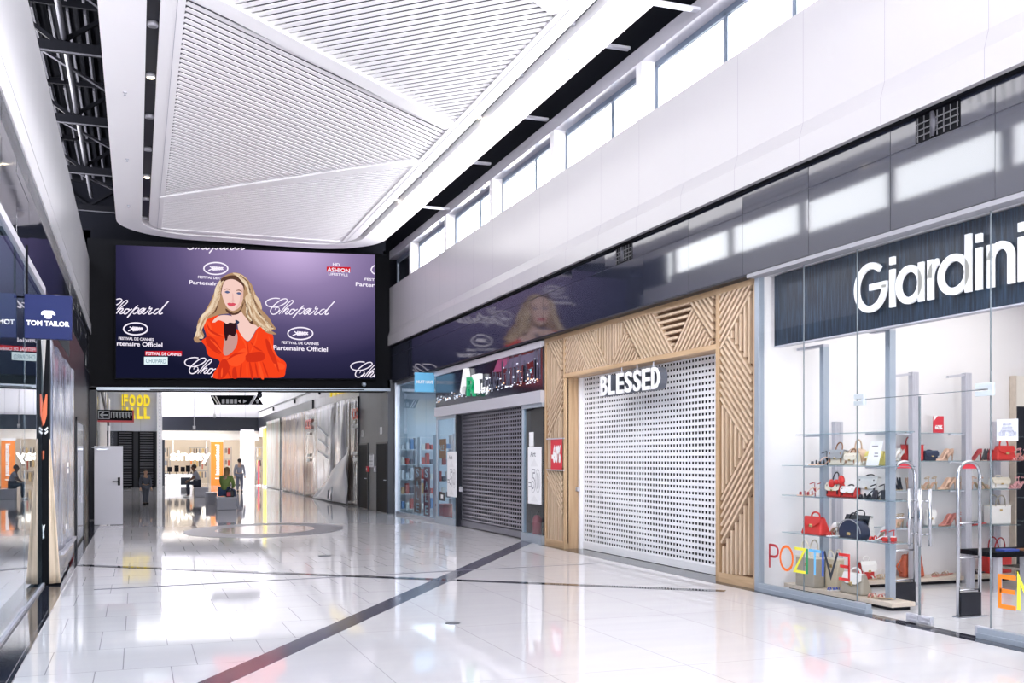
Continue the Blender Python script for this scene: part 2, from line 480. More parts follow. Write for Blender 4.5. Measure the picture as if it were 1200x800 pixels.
# ---- floor
def line2(pa, pb):
    a, b = at_z(*pa, 0), at_z(*pb, 0); return (a.x, a.y), (b.x, b.y)
def on(l, y):
    (ax, ay), (bx, by) = l; return ax + (bx - ax) * (y - ay) / (by - ay)
sa = line2((300, 770), (600, 638.75)); sb = line2((300, 786), (600, 647))
yS0, yS1 = 3.0, 23.2
mb = MB()
mb.box(XL - 7, 14, Y0, 75, -0.3, -0.003)
mb.build('floor', FLOORL)['kind'] = 'structure'
def flat(name, poly, z, mat, th=None):
    m = MB(); m.prism([(x, y, -0.003) for x, y in poly], (0, 0, z + 0.003)); return struct(name, m, mat)
def xs(l, y): return on(l, y)
def oy(l, x):
    (ax, ay), (bx, by) = l; return ay + (by - ay) * (x - ax) / (bx - ax)
flat('trim_1', [(XL, Y0), (XG + .3, Y0), (XG + .3, oy(sb, XG + .3)), (XL, oy(sb, XL))], 0.0, FLOORR)
stripe = [(XL, oy(sa, XL)), (XL, oy(sb, XL)), (7.3, oy(sb, 7.3)), (7.3, oy(sa, 7.3))]
flat('trim_2', stripe, 0.002, STRIPE)
# slim dark line and grey line across the floor
for nm, a, b, wd, mt in (('trim_3', (92, 662), (850, 692.3), 0.085, STONE), ('trim_4', (110, 690.5), (700, 660), 0.018, RINGM)):
    A, B = at_z(*a, 0), at_z(*b, 0); d = (B - A).normalized(); n_ = Vector((-d.y, d.x, 0)) * wd
    flat(nm, [(A.x - n_.x, A.y - n_.y), (B.x - n_.x, B.y - n_.y), (B.x + n_.x, B.y + n_.y), (A.x + n_.x, A.y + n_.y)], 0.003, mt)
# dark stone edging along both shopfronts
flat('trim_5', [(XL - .2, Y0), (-0.865, Y0), (-0.865, 29.0), (XL - .2, 29.0)], 0.003, STONE)
flat('trim_6', [(7.05, 5.0), (7.62, 5.0), (7.62, 18.2), (7.2, 18.2), (7.18, 11)], 0.0025, STONE)
# inlaid ring
rc = at_z(311.5, 620.3, 0)
def ringpoly(a, b, n=64):
    return [(rc.x + RGT.x * a * math.cos(2 * math.pi * k / n) + FWD.x * b * math.sin(2 * math.pi * k / n),
             rc.y + RGT.y * a * math.cos(2 * math.pi * k / n) + FWD.y * b * math.sin(2 * math.pi * k / n)) for k in range(n)]
flat('trim_7', ringpoly(1.75, 2.42), 0.003, RINGM)
flat('trim_8', ringpoly(1.09, 1.52), 0.005, RINGIN)
# floor socket covers
for k, (px, py) in enumerate(((530.5, 730), (380.5, 651))):
    p = at_z(px, py, 0); m = MB()
    r = 0.075 if k == 0 else 0.11
    m.prism([(p.x + r * math.cos(a * .3927), p.y + r * math.sin(a * .3927), 0) for a in range(16)], (0, 0, 0.006))
    o = m.build('floor_socket', M('socket_lid_%d' % k, (0.16, 0.17, 0.2), 0.35, 0.6))
    tag(o, ('round grey socket lid in the pale floor near the dark diagonal stripe', 'round grey socket lid in the floor beyond the slim dark line')[k], 'floor socket')

# ---- right wall above the shops
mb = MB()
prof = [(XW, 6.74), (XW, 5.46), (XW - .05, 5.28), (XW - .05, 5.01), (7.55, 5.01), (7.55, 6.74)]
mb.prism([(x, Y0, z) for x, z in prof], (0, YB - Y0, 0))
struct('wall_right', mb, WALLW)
mb = MB(); mb.box(XW + .02, 7.55, Y0, YB, 4.985, 5.012)
struct('trim_9', mb, BLACK)  # black strip stands in for the shadow line under the white wall
# window head strip and dark wall above
mb = MB(); mb.box(XW, 7.6, Y0, YB, 7.60, 7.83); struct('trim_10', mb, seam_mat('head_strip_gloss', (0.46, 0.45, 0.5), (0.34, 0.34, 0.38), 1.347, 8.42, 0.12))
mb = MB(); mb.box(XW + .05, 7.6, Y0, YB, 7.83, 9.6); struct('wall_right_upper', mb, VOID)
# clerestory windows
bays = [10.28 + 3.43 * k for k in range(-5, 6)]
pz0, pz1 = 6.74, 7.60
prev = Y0
wn = 0
for k, yb in enumerate(bays + [None]):
    y0 = prev; y1 = yb if yb is not None else YB
    if yb is not None:
        m = MB(); m.box(XW, 7.5, yb, yb + .2, pz0, pz1); struct('trim_%d' % (20 + k), m, WHITE)
        prev = yb + .2
    if y1 - y0 < .3: continue
    wn += 1
    e = bpy.data.objects.new('window_%d' % wn, None); C.objects.link(e); e.location = (7.33, (y0 + y1) / 2, pz0); e['kind'] = 'structure'
    m = MB(); t = .045; x0, x1 = 7.32, 7.40
    top = 7.56
    m.box(x0, x1, y0, y1, pz0, pz0 + t); m.box(x0, x1, y0, y1, top - t, top + .04)
    ms = [y0, (y0 + y1) / 2 - .35, y1 - t]
    for yy in ms: m.box(x0, x1, yy, yy + t, pz0, top)
    m.build('window_frame', FRAMEB, e)
    for a, b in ((ms[0] + t, ms[1]), (ms[1] + t, ms[2])):
        m = MB(); i = .03; z0, z1 = pz0 + t, top - t
        x2, x3 = x0 + .01, x0 + .05
        for q in (0,):
            m.box(x2, x3, a + .01, b - .01, z0 + .008, z0 + i); m.box(x2, x3, a + .01, b - .01, z1 - i, z1 - .012)
            m.box(x2, x3, a + .012, a + i, z0 + .01, z1 - .012); m.box(x2, x3, b - i, b - .012, z0 + .01, z1 - .012)
        m.build('sash', ALUB, e)
        m = MB(); m.box(7.348, 7.354, a + .02, b - .02, z0 + .02, z1 - .02); m.build('pane', GLASS, e)

m = MB(); m.box(7.42, 7.46, 28.1, YB, pz0 + .0, pz1); m.box(7.42, 7.6, YB - .02, YB + .02, pz0, pz1); struct('trim_35', m, NAVY)
# ---- dark glossy band over the right shops: tile by tile
tp, ty = 1.347, 8.42
mb = MB(); mb.box(XB + .012, 7.5, Y0, YB, 3.94, 4.99); struct('trim_11', mb, DSEAM)
mb = MB(); random.seed(3)
vents = [(1073, 1126), (721.5, 741.5)]
vspan = [(at_x(b, 300, XB).y, at_x(a, 300, XB).y) for a, b in vents]
k0 = int((Y0 - ty) / tp) + 1
for k in range(k0, 17):
    ya, yb = ty + k * tp, ty + (k + 1) * tp
    if yb > YB: yb = YB
    for z0, z1 in ((3.955, 4.715), (4.722, 4.985)):
        spans = [(ya + .004, yb - .004)]
        if z0 > 4.5:
            for va, vb in vspan:
                nsp = []
                for a, b in spans:
                    if vb > a and va < b:
                        if va > a + .01: nsp.append((a, va))
                        if vb < b - .01: nsp.append((vb, b))
                    else: nsp.append((a, b))
                spans = nsp
        dy, dz = random.uniform(-.0014, .0014), random.uniform(-.0014, .0014)
        for a, b in spans:
            x = XB
            q = [(x + dy + dz, a, z0), (x - dy + dz, b, z0), (x - dy - dz, b, z1), (x + dy - dz, a, z1)]
            mb.prism(q, (0.011, 0, 0))
struct('trim_12', mb, DTILE)
mb = MB(); mb.box(XB - .015, XG + .02, Y0, 11.0, 3.90, 3.945); struct('trim_13', mb, M('metal_head_strip', (.3, .3, .33), .5))
mb = MB(); mb.box(XB + .0, XG + .05, 11.0, YB, 3.925, 3.955); struct('trim_19', mb, NAVY)  # beyond the glass shop: dark strip painted as the shadow above the wood
mb = MB(); mb.box(XB + .0, XG + .12, Y0, 11.0, 3.945, 3.958); struct('trim_14', mb, BLACK)
for k, (ya, yb) in enumerate(vspan):
    t = thing('vent_grille', ('black wall vent in the dark tile band above the large shop letters', 'small black wall vent in the dark tile band above the wooden shopfront')[k], 'vent', (XB, (ya + yb) / 2, 4.722))
    m = MB(); m.box(XB - .002, XB + .011, ya + .01, yb - .01, 4.725, 4.98); m.build('backing', BLACK, t)
    m = MB()
    for i in range(3): m.box(XB - .016, XB - .004, ya + .02, yb - .02, 4.78 + .06 * i, 4.79 + .06 * i)
    nb = 7
    for i in range(nb):
        yy = ya + .03 + (yb - ya - .07) * i / (nb - 1); m.box(XB - .012, XB - .003, yy, yy + .008, 4.735, 4.97)
    m.build('grille', M('vent_bar_%d' % k, (.09, .09, .1), .5), t)
    m = MB(); m.tube([(XB - .02, (ya + yb) / 2 + .05, 4.74), (XB - .02, (ya + yb) / 2 + .03, 4.85), (XB - .02, (ya + yb) / 2 + .05, 4.97)], [.02, .03, .02], 8)
    m.build('duct_hose', PIPE, t, True)

# ---- left wall
mb = MB(); prof = [(XL, 7.04), (XL, 5.46), (XL + .05, 5.28), (XL + .05, 5.01), (XL - .3, 5.01), (XL - 1.25, 7.04)]
mb.prism([(x, Y0, z) for x, z in prof], (0, YB - Y0, 0)); struct('wall_left', mb, seam_mat('white_wall_gloss', (0.84, 0.84, 0.88), (0.6, 0.6, 0.65), 2.4, 0.4, 0.12))
mb = MB()
for k in range(28):
    ya = Y0 + k * tp; yb = min(YB, ya + tp)
    dy, dz = random.uniform(-.002, .002), random.uniform(-.003, .003)
    for z0, z1 in ((3.955, 4.715), (4.722, 5.0)):
        mb.prism([(XL - .012 + dy + dz, ya + .004, z0), (XL - .012 - dy + dz, yb - .004, z0), (XL - .012 - dy - dz, yb - .004, z1), (XL - .012 + dy - dz, ya + .004, z1)], (-0.011, 0, 0))
struct('trim_15', mb, DTILE)
mb = MB(); mb.box(XL - .4, XL - .024, Y0, YB, 3.94, 5.0); struct('trim_16', mb, DSEAM)
mb = MB(); mb.box(XL - .06, XL + .03, Y0, YB, 3.87, 3.95); mb.box(XL - .05, XL + .035, Y0, YB, 4.99, 5.02); struct('trim_17', mb, CHROME)
mb = MB(); mb.box(-2.45, -2.4, Y0, YB, 8.75, 9.6); mb.box(-2.45, -2.3, Y0, YB, 7.0, 7.62)
for k in range(12): mb.box(-2.5, -2.42, Y0 + 3.43 * k, Y0 + 3.43 * k + .35, 7.05, 8.8)
struct('wall_left_upper', mb, WHITE)

# ---- roof
mb = MB(); mb.box(-2.6, 7.7, Y0, YB + 1, 9.6, 9.75)
for k in range(60):
    x = -2.4 + k * .17
    if x < 7.5: mb.box(x, x + .07, Y0, YB, 9.52, 9.6)
struct('ceiling_roof', mb, VOID)
for k in range(-2, 6):
    yy = 10.9 + 3.95 * k
    m = MB()
    m.box(-2.4, 7.1, yy, yy + .16, 8.52, 8.68); m.box(-2.4, 7.1, yy + .05, yy + .11, 9.3, 9.42)
    for j in range(5):
        xa = -2.2 + 1.9 * j
        m.bar((xa, yy + .08, 9.32), (xa + .95, yy + .08, 8.66), .07, .07); m.bar((xa + .95, yy + .08, 8.66), (xa + 1.9, yy + .08, 9.32), .07, .07)
    struct('trim_%d' % (40 + k), m, TRUSS)
    m = MB(); m.box(-2.4, 7.1, yy + .02, yy + .05, 8.50, 8.52); m.bar((-1.95, yy + .3, 8.85), (-.2, yy + 3.4, 8.85), .05, .05)
    for j in range(5): m.box(-1.7 + .28 * j, -1.66 + .28 * j, yy + .3, yy + 3.8, 9.3, 9.4)
    m.box(6.4, 7.1, yy + 1.9, yy + 2.0, 8.4, 8.44)
    struct('trim_%d' % (60 + k), m, PIPE)
m = MB(); m.tube([(-1.15, Y0, 8.75), (-1.15, YB, 8.75)], .05, 8); m.tube([(6.8, Y0, 9.0), (6.8, YB, 9.0)], .05, 8); struct('trim_80', m, PIPE, smooth=True)

for k, (px, py) in enumerate(((800, 12), (715, 57), (620, 140), (553, 192), (507, 245))):
    p = at_x(px + 20, py, 7.12); m = MB(); m.box(6.2, 7.15, p.y - .05, p.y + .05, p.z - .02, p.z + .02); struct('trim_%d' % (84 + k), m, ALUL)
# ---- suspended ceiling island
HN = (ZC - EYE) * math.cos(PSI)
ceil = bpy.data.objects.new('ceiling', None); C.objects.link(ceil); ceil.location = (3, 12, ZC); ceil['kind'] = 'structure'
def rrect(x0, x1, y0, y1, r, n=14):
    pts = [(x0, y0), (x1, y0)]
    pts += [(x1 - r + r * math.cos(math.radians(90 * k / n)), y1 - r + r * math.sin(math.radians(90 * k / n))) for k in range(n + 1)]
    pts += [(x0 + r + r * math.cos(math.radians(90 + 90 * k / n)), y1 - r + r * math.sin(math.radians(90 + 90 * k / n))) for k in range(n + 1)]
    return pts
def ringband(m, a, b, z, zt):
    n = len(a)
    A = [(x, y, z) for x, y in a]; B = [(x, y, z) for x, y in b]
    A2 = [(x, y, zt) for x, y in a]; B2 = [(x, y, zt) for x, y in b]
    vs = A + B + A2 + B2; fs = []
    for i in range(n):
        j = (i + 1) % n
        fs += [(i, n + i, n + j, j), (i, j, 2 * n + j, 2 * n + i), (n + i, 3 * n + i, 3 * n + j, n + j), (2 * n + i, 2 * n + j, 3 * n + j, 3 * n + i)]
    m.add(vs, fs)
ex0, ex1, ey1 = -.0857 * HN, 1.1416 * HN, 29.55
ob = .108 * HN; so = .139 * HN; ff = .194 * HN
L0 = rrect(ex0, ex1, Y0 + .5, ey1, 1.9); L1 = rrect(ex0 + ob, ex1 - ob, Y0 + .9, ey1 - ob, 1.3)
L2 = rrect(ex0 + so, ex1 - so, Y0 + 1.1, ey1 - so - .05, 1.05); fx0, fx1, fy1 = ex0 + ff, ex1 - ff, ey1 - ff - .1
L3 = rrect(fx0, fx1, Y0 + 1.5, fy1, .05)
m = MB(); ringband(m, L0, L1, ZC, ZC + .28); m.build('outer_band', CEILW, ceil)
m = MB(); ringband(m, L1, L2, ZC + .16, ZC + .3); m.build('light_slot', NAVY, ceil)
m = MB(); ringband(m, L2, L3, ZC, ZC + .28); m.build('inner_frame', CEILW, ceil)
m = MB(); ringband(m, rrect(fx0 - .11, fx1 + .11, Y0 + 1.4, fy1 + .11, .1), rrect(fx0 - .10, fx1 + .10, Y0 + 1.4, fy1 + .10, .1), ZC - .004, ZC + .01); m.build('shadow_line', ALUL, ceil)
m = MB(); m.box(fx0, fx1, Y0 + 1.5, fy1, ZC + .15, ZC + .25); m.build('backing', SLATBACK, ceil)
rib = [((fx0, 8.9), (fx1, 12.7)), ((fx0, 13.75), (fx1, 17.85)), ((fx0, 25.05), (fx1, 20.15))]
for a, b in rib:
    m = MB(); d = Vector((b[0] - a[0], b[1] - a[1], 0)).normalized(); n_ = Vector((-d.y, d.x, 0)) * .16
    A, B = Vector((*a, ZC - .02)), Vector((*b, ZC - .02))
    m.prism([A - n_, B - n_, B + n_, A + n_], (0, 0, .16)); m.build('rib', CEILW, ceil)
zones = [([(fx0, Y0 + 1.5), (fx1, Y0 + 1.5), rib[0][1], rib[0][0]], (.96, .74)),
         ([rib[0][0], rib[0][1], rib[1][1], rib[1][0]], (1.04, -.97)),
         ([rib[1][0], rib[1][1], rib[2][1], rib[2][0]], (.96, .74)),
         ([rib[2][0], rib[2][1], (fx1, fy1), (fx0, fy1)], (1, 0.0))]
for poly, d in zones:
    m = MB()
    for a, b in hatch(poly, d, .15):
        m.bar((*a, ZC + .02), (*b, ZC + .02), .094, .012)
    m.build('slat_panel', SLATW, ceil)
# recessed downlights in the slot and sprinklers in the band
DLG = emis('downlight_glow', (1, 0.86, 0.62), 7)
DLO = M('downlight_off', (0.35, 0.35, 0.38), 0.3, 0.5)
def downlight(x, y, lit, lab):
    t = thing('downlight', lab, 'downlight', (x, y, ZC + .16), group='downlights in the ceiling slot')
    m = MB(); m.tube([(x, y, ZC + .16), (x, y, ZC + .10)], .075, 14)
    m.build('housing', ALUL, t, True)
    m = MB(); m.tube([(x, y, ZC + .1), (x, y, ZC + .094)], .055, 14); m.build('lens', DLG if lit else DLO, t)
ys = [13.3 + 2.08 * k for k in range(-1, 8)]
ordn = ['nearest', 'second', 'third', 'fourth', 'fifth', 'sixth', 'seventh', 'eighth', 'ninth']
for i, yy in enumerate(ys):
    downlight(.5 * (ob + so) + ex0, yy, i in (3, 6), 'round %s downlight in the left black ceiling slot, %s from the camera' % ('lit' if i in (3, 6) else 'unlit', ordn[i]))
    downlight(ex1 - .5 * (ob + so), yy, i in (3, 6), 'round %s downlight in the right black ceiling slot, %s from the camera' % ('lit' if i in (3, 6) else 'unlit', ordn[i]))
for i, yy in enumerate((14.2, 18.0, 22.0, 26.0)):
    for side, x in (('left', ex0 + ob * .5), ('right', ex1 - ob * .5)):
        t = thing('sprinkler', 'tiny ceiling sprinkler on the %s white ceiling band, %s from the camera' % (side, ordn[i]), 'sprinkler', (x, yy, ZC), group='ceiling sprinklers')
        m = MB(); m.tube([(x, yy, ZC), (x, yy, ZC - .012)], .035, 12); m.build('plate', ALUL, t)
        m = MB(); m.tube([(x, yy, ZC - .01), (x, yy, ZC - .05)], .01, 6); m.tube([(x, yy, ZC - .05), (x, yy, ZC - .055)], .022, 8); m.build('nozzle', ALU, t)

# ---- beam with the screen, columns
def sk(x): return 0.0
mb = MB(); bx0, bx1 = XL - .05, 7.12
zt0, zt1 = 7.62, 7.75
mb.prism([(bx0, YB, 3.50), (bx1, YB, 3.66), (bx1, YB, zt1), (bx0, YB, zt0)], (0, .8, 0)); struct('wall_back', mb, BLACK)
mb = MB(); mb.box(-2.7, 7.7, YB + .8, YB + .9, 7.5, 9.7); mb.box(-2.7, bx0, YB + .8, YB + .9, 0, 7.5); mb.box(7.0, 7.7, YB + .02, YB + .1, 4.0, 9.7); struct('wall_back_upper', mb, VOID)
mb = MB()
mb.prism([(bx0, YB - .05, 3.50), (bx1, YB - .05, 3.66), (bx1, YB - .05, 3.74), (bx0, YB - .05, 3.58)], (0, .06, 0)); struct('trim_81', mb, ALUB)
mb = MB(); mb.prism([(bx0 + 1.6, YB - .07, 3.535), (bx1 - .8, YB - .07, 3.67), (bx1 - .8, YB - .07, 3.695), (bx0 + 1.6, YB - .07, 3.56)], (0, .03, 0)); struct('trim_82', mb, BLACK)
mb = MB(); mb.box(XL - .15, -1.02, YB - .05, YB + .8, 0, 3.6); struct('column_left', mb, NAVY)
m = MB(); m.box(XL - .25, XL + .0, 24.0, YB, 0, 3.9); struct('wall_left_end', m, NAVY)
# dome camera and small fixings under the beam
t = thing('security_camera', 'dark dome security camera under the screen beam', 'camera', (3.32, YB + .1, 3.58))
m = MB(); m.tube([(3.32, YB + .1, 3.6), (3.32, YB + .1, 3.50)], .06, 10); m.build('mount', BLACK, t, True)
m = MB(); m.ell((3.32, YB + .1, 3.46), .075, .075, .075); m.build('dome', NAVY, t, True)
t = thing('security_camera', 'small dark camera at the lower right corner of the big screen', 'camera', (6.3, YB - .12, 3.80))
m = MB(); m.box(6.25, 6.35, YB - .1, YB, 3.80, 3.88); m.build('mount', NAVY, t, True)
m = MB(); m.ell((6.3, YB - .14, 3.84), .07, .07, .07); m.build('dome', ALUB, t, True)
# ================================================================== BIG SCREEN
YS = 29.72
scr = thing('advertising_screen', 'huge wall screen showing a woman in an orange-red dress blowing a kiss', 'screen', (3.0, YS, 3.9))
Q = [at_y(135.8, 442.7, YS), at_y(440, 443.2, YS), at_y(439.4, 298.4, YS), at_y(135.8, 287, YS)]
m = MB(); m.prism([Vector((q.x + (.03 if i in (1, 2) else -.03), YS + .03, q.z + (.03 if i > 1 else -.03))) for i, q in enumerate(Q)], (0, .25, 0)); m.build('housing', BLACK, scr)
def screen_mat():
    mt = bpy.data.materials.new('screen_backdrop'); n, l = nodes(mt); n.remove(n['Principled BSDF'])
    t = n.new('ShaderNodeTexCoord'); out = n['Material Output']
    def blob(cx, cz, rx, rz):
        mp = n.new('ShaderNodeMapping'); mp.vector_type = 'POINT'
        mp.inputs['Location'].default_value = (-cx / rx, 0, -cz / rz); mp.inputs['Scale'].default_value = (1 / rx, 0, 1 / rz)
        g = n.new('ShaderNodeTexGradient'); g.gradient_type = 'SPHERICAL'
        l.new(t.outputs['Object'], mp.inputs[0]); l.new(mp.outputs[0], g.inputs[0]); return g
    # centre coordinates are metres from the screen's base point
    c1 = at_y(345, 290, YS); g1 = blob(c1.x - 3.0, c1.z - 3.9, 6.0, 4.1)
    r = n.new('ShaderNodeValToRGB'); cr = r.color_ramp
    cr.elements[0].position = 0.0; cr.elements[0].color = (0.008, 0.009, 0.03, 1)
    cr.elements[1].position = 1.0; cr.elements[1].color = (0.66, 0.5, 0.82, 1)
    e = cr.elements.new(.22); e.color = (0.03, 0.026, 0.075, 1)
    e = cr.elements.new(.45); e.color = (0.11, 0.085, 0.2, 1)
    e = cr.elements.new(.72); e.color = (0.3, 0.22, 0.42, 1)
    l.new(g1.outputs['Fac'], r.inputs[0])
    em = n.new('ShaderNodeEmission'); l.new(r.outputs[0], em.inputs[0]); em.inputs[1].default_value = 0.56
    l.new(em.outputs[0], out.inputs['Surface']); return mt
m = MB(); m.prism([Vector((q.x, YS, q.z)) for q in Q], (0, .03, 0)); m.build('display', screen_mat(), scr)
SX0, SX1 = Q[0].x, Q[1].x
def sp(px, py, lay):
    p = at_y(px, py, YS); return Vector((p.x, YS - .004 * lay, p.z))
def c7(pts): return [(220 + x / 5.714, 310 + y / 5.714) for x, y in pts]
def patch(name, pts, mat, lay, sm=5, parent=scr):
    q = smooth2(pts, sm, True) if sm else pts
    m = MB(); vs = [sp(x, y, lay) for x, y in q]
    m.add(vs, [tuple(range(len(vs)))]); return m.build(name, mat, parent)
SKIN = emis('screen_skin', (0.86, 0.58, 0.52)); SKIND = emis('screen_skin_shade', (0.55, 0.30, 0.27))
HAIRD = emis('screen_hair_dark', (0.10, 0.045, 0.03)); HAIR = emis('screen_hair', (0.42, 0.25, 0.14)); HAIRL = emis('screen_hair_light', (0.72, 0.53, 0.36))
DRS = emis('screen_dress', (0.88, 0.055, 0.012)); DRSD = emis('screen_dress_fold', (0.62, 0.03, 0.01)); DRSL = emis('screen_dress_light', (0.98, 0.085, 0.02))
CUFF = emis('screen_cuff', (0.03, 0.008, 0.012)); LIPS = emis('screen_lips', (0.65, 0.08, 0.12)); EYEC = emis('screen_eye', (0.10, 0.12, 0.24)); BROW = emis('screen_brow', (0.25, 0.12, 0.09))
SWH = emis('screen_white', (0.93, 0.86, 0.98)); SRED = emis('screen_red', (0.6, 0.012, 0.02)); SBL = emis('screen_pale_blue', (0.75, 0.88, 0.92)); SDK = emis('screen_dark_text', (0.12, 0.22, 0.28))
fig = patch('pictured_dress', c7([(118, 372), (175, 338), (215, 345), (250, 390), (300, 420), (340, 440), (405, 515), (465, 430), (500, 400), (545, 440), (572, 480), (575, 560), (600, 610), (655, 655), (655, 705), (635, 752), (520, 757), (350, 757), (170, 757), (215, 650), (140, 610), (118, 545), (92, 510), (125, 480), (108, 420)]), DRS, 2)
fig['label'] = 'orange-red dress'
patch('pictured_hair', c7([(240, 80), (300, 55), (360, 65), (410, 110), (445, 175), (470, 240), (495, 300), (540, 350), (570, 400), (590, 430), (560, 440), (595, 465), (555, 465), (520, 450), (490, 420), (440, 400), (400, 380), (360, 330), (250, 330), (180, 345), (120, 375), (95, 430), (110, 480), (75, 500), (95, 515), (55, 520), (40, 490), (75, 450), (65, 400), (80, 355), (110, 320), (150, 250), (180, 180), (205, 120)]), HAIR, 3)
patch('pictured_neck', c7([(262, 300), (310, 330), (352, 310), (380, 345), (440, 400), (490, 410), (460, 432), (405, 512), (345, 450), (330, 390), (300, 350)]), SKIN, 4)
patch('pictured_hair', c7([(255, 295), (310, 325), (365, 290), (372, 250), (350, 320), (300, 338), (262, 318)]), HAIRD, 5)
patch('pictured_face', c7([(240, 110), (290, 98), (340, 105), (368, 135), (372, 190), (366, 240), (345, 285), (312, 308), (288, 306), (262, 285), (240, 240), (224, 180), (228, 135)]), SKIN, 6)
patch('pictured_hair', c7([(205, 120), (235, 88), (300, 72), (345, 88), (375, 130), (380, 175), (366, 140), (330, 110), (290, 98), (248, 112), (232, 150), (224, 190), (205, 260), (190, 310), (160, 330), (180, 240), (190, 170)]), HAIRD, 7)
for pts, mt in (([(300, 57), (365, 72), (415, 125), (445, 190), (420, 200), (395, 150), (350, 95)], HAIRL), ([(385, 215), (430, 190), (478, 235), (495, 300), (450, 280), (410, 300), (390, 260)], HAIRL), ([(400, 290), (455, 300), (500, 340), (540, 390), (490, 380), (470, 420), (430, 370), (395, 345)], HAIR),
                ([(150, 270), (185, 195), (200, 230), (190, 290), (140, 335), (105, 335)], HAIRL), ([(60, 415), (95, 380), (105, 410), (85, 450), (105, 490), (75, 490)], HAIRL), ([(480, 395), (530, 400), (575, 425), (540, 435), (500, 430)], HAIRL), ([(395, 330), (420, 345), (440, 400), (410, 385)], HAIRD)):
    patch('hair_highlight', c7(pts), mt, 8)
for pts in ([(246, 184), (264, 176), (282, 186), (264, 194)], [(325, 192), (343, 185), (360, 195), (342, 202)]): patch('pictured_eye', c7(pts), EYEC, 8)
for pts in ([(240, 172), (262, 160), (286, 172), (262, 167)], [(320, 176), (343, 168), (366, 182), (343, 176)]): patch('pictured_eyebrow', c7(pts), BROW, 8)
patch('pictured_nose', c7([(298, 195), (304, 200), (308, 236), (316, 246), (300, 252), (286, 245), (296, 236)]), emis('screen_nose', (0.76, 0.46, 0.42)), 8)
patch('pictured_lips', c7([(264, 262), (280, 256), (292, 259), (302, 256), (322, 266), (300, 280), (278, 279)]), LIPS, 8)
patch('pictured_arm', c7([(258, 470), (325, 455), (332, 520), (310, 570), (270, 605), (240, 600), (240, 540)]), SKIND, 4)
patch('pictured_cuff', c7([(245, 388), (318, 380), (325, 440), (310, 480), (275, 470), (262, 505), (248, 495)]), CUFF, 5)
patch('pictured_hand', c7([(170, 375), (205, 345), (250, 338), (300, 348), (320, 375), (312, 392), (280, 388), (262, 398), (238, 382), (205, 372), (180, 388)]), SKIN, 6)
patch('pictured_hand', c7([(318, 370), (336, 376), (345, 386), (335, 398), (322, 388)]), emis('screen_jewel', (0.03, 0.04, 0.09)), 7)
for pts, mt in (([(120, 380), (150, 390), (170, 450), (240, 470), (180, 480), (135, 450)], DRSL), ([(125, 480), (180, 500), (230, 590), (180, 570), (130, 540)], DRSD), ([(240, 620), (300, 610), (380, 560), (395, 620), (330, 680), (250, 650)], DRSL), ([(215, 660), (250, 630), (280, 690), (240, 757), (200, 757)], DRSD),
                ([(400, 520), (410, 600), (405, 600), (395, 520)], DRSD), ([(395, 600), (500, 585), (505, 640), (400, 650)], DRSD), ([(520, 500), (545, 520), (590, 640), (575, 660), (535, 580)], DRSD), ([(580, 650), (645, 670), (640, 700), (590, 690)], DRSL), ([(420, 660), (440, 757), (425, 757), (410, 660)], DRSD), ([(480, 650), (510, 757), (490, 757), (470, 660)], DRSL), ([(300, 700), (320, 690), (330, 757), (300, 757)], DRSD)):
    patch('dress_fold', c7(pts), mt, 5 if mt is not DRSL else 3)
random.seed(21)
HT = [HAIR, HAIRL, emis('screen_hair_mid', (.52, .34, .2)), HAIRD, emis('screen_hair_pale', (.82, .66, .48))]
def strand(base, k):
    for i in range(k):
        ox, oz = random.uniform(-14, 14), random.uniform(-12, 12); ph = random.uniform(0, 6)
        q = [(x + ox + 6 * math.sin(y / 26 + ph), y + oz * .6) for x, y in smooth2(base, 5)]
        v = [sp(*c7([p])[0], 9 if i % 2 else 9.4) for p in q]; n_ = len(v)
        w = [(.022 + .035 * math.sin(math.pi * j / (n_ - 1))) for j in range(n_)]
        m = MB(); stroke_mesh(m, [(p.x, p.z) for p in v], w, (0, v[0].y, 0), XR, UP, YF); m.build('hair_strand', HT[(i * 2 + random.randrange(3)) % 5], scr)
for base, k in (([(345, 70), (400, 125), (425, 190), (440, 250), (470, 310), (515, 360), (560, 420)], 9), ([(410, 250), (430, 300), (450, 350), (490, 400), (540, 440)], 7), ([(385, 230), (400, 290), (395, 340), (420, 380)], 5),
                ([(230, 110), (200, 180), (185, 250), (160, 310), (110, 350), (85, 420), (70, 480)], 8), ([(205, 160), (190, 230), (165, 290), (120, 330)], 5)): strand(base, k)
def fold(pts, w, mt):
    v = [sp(*c7([p])[0], 6) for p in smooth2(pts, 5)]; n_ = len(v); m = MB()
    stroke_mesh(m, [(p.x, p.z) for p in v], [w * (.25 + math.sin(math.pi * j / (n_ - 1))) for j in range(n_)], (0, v[0].y, 0), XR, UP, YF); m.build('dress_fold', mt, scr)
for pts, w, mt in (([(130, 400), (150, 440), (200, 470), (235, 480)], .05, DRSD), ([(120, 510), (160, 560), (215, 600)], .05, DRSD), ([(150, 500), (190, 540), (240, 600)], .035, DRSL), ([(260, 640), (320, 600), (385, 590)], .05, DRSD), ([(290, 680), (350, 650), (390, 620)], .03, DRSL),
                  ([(230, 690), (225, 757)], .04, DRSL), ([(260, 690), (290, 757)], .04, DRSD), ([(360, 660), (350, 757)], .04, DRSD), ([(395, 660), (398, 757)], .03, DRSL), ([(450, 650), (470, 757)], .04, DRSD), ([(500, 650), (540, 757)], .04, DRSD),
                  ([(420, 520), (460, 560), (500, 580)], .04, DRSD), ([(470, 440), (450, 520), (420, 590)], .03, DRSL), ([(540, 480), (570, 570), (620, 650)], .04, DRSL), ([(560, 560), (590, 650), (610, 720)], .05, DRSD), ([(340, 460), (380, 520), (400, 590)], .03, DRSL)): fold(pts, w, mt)
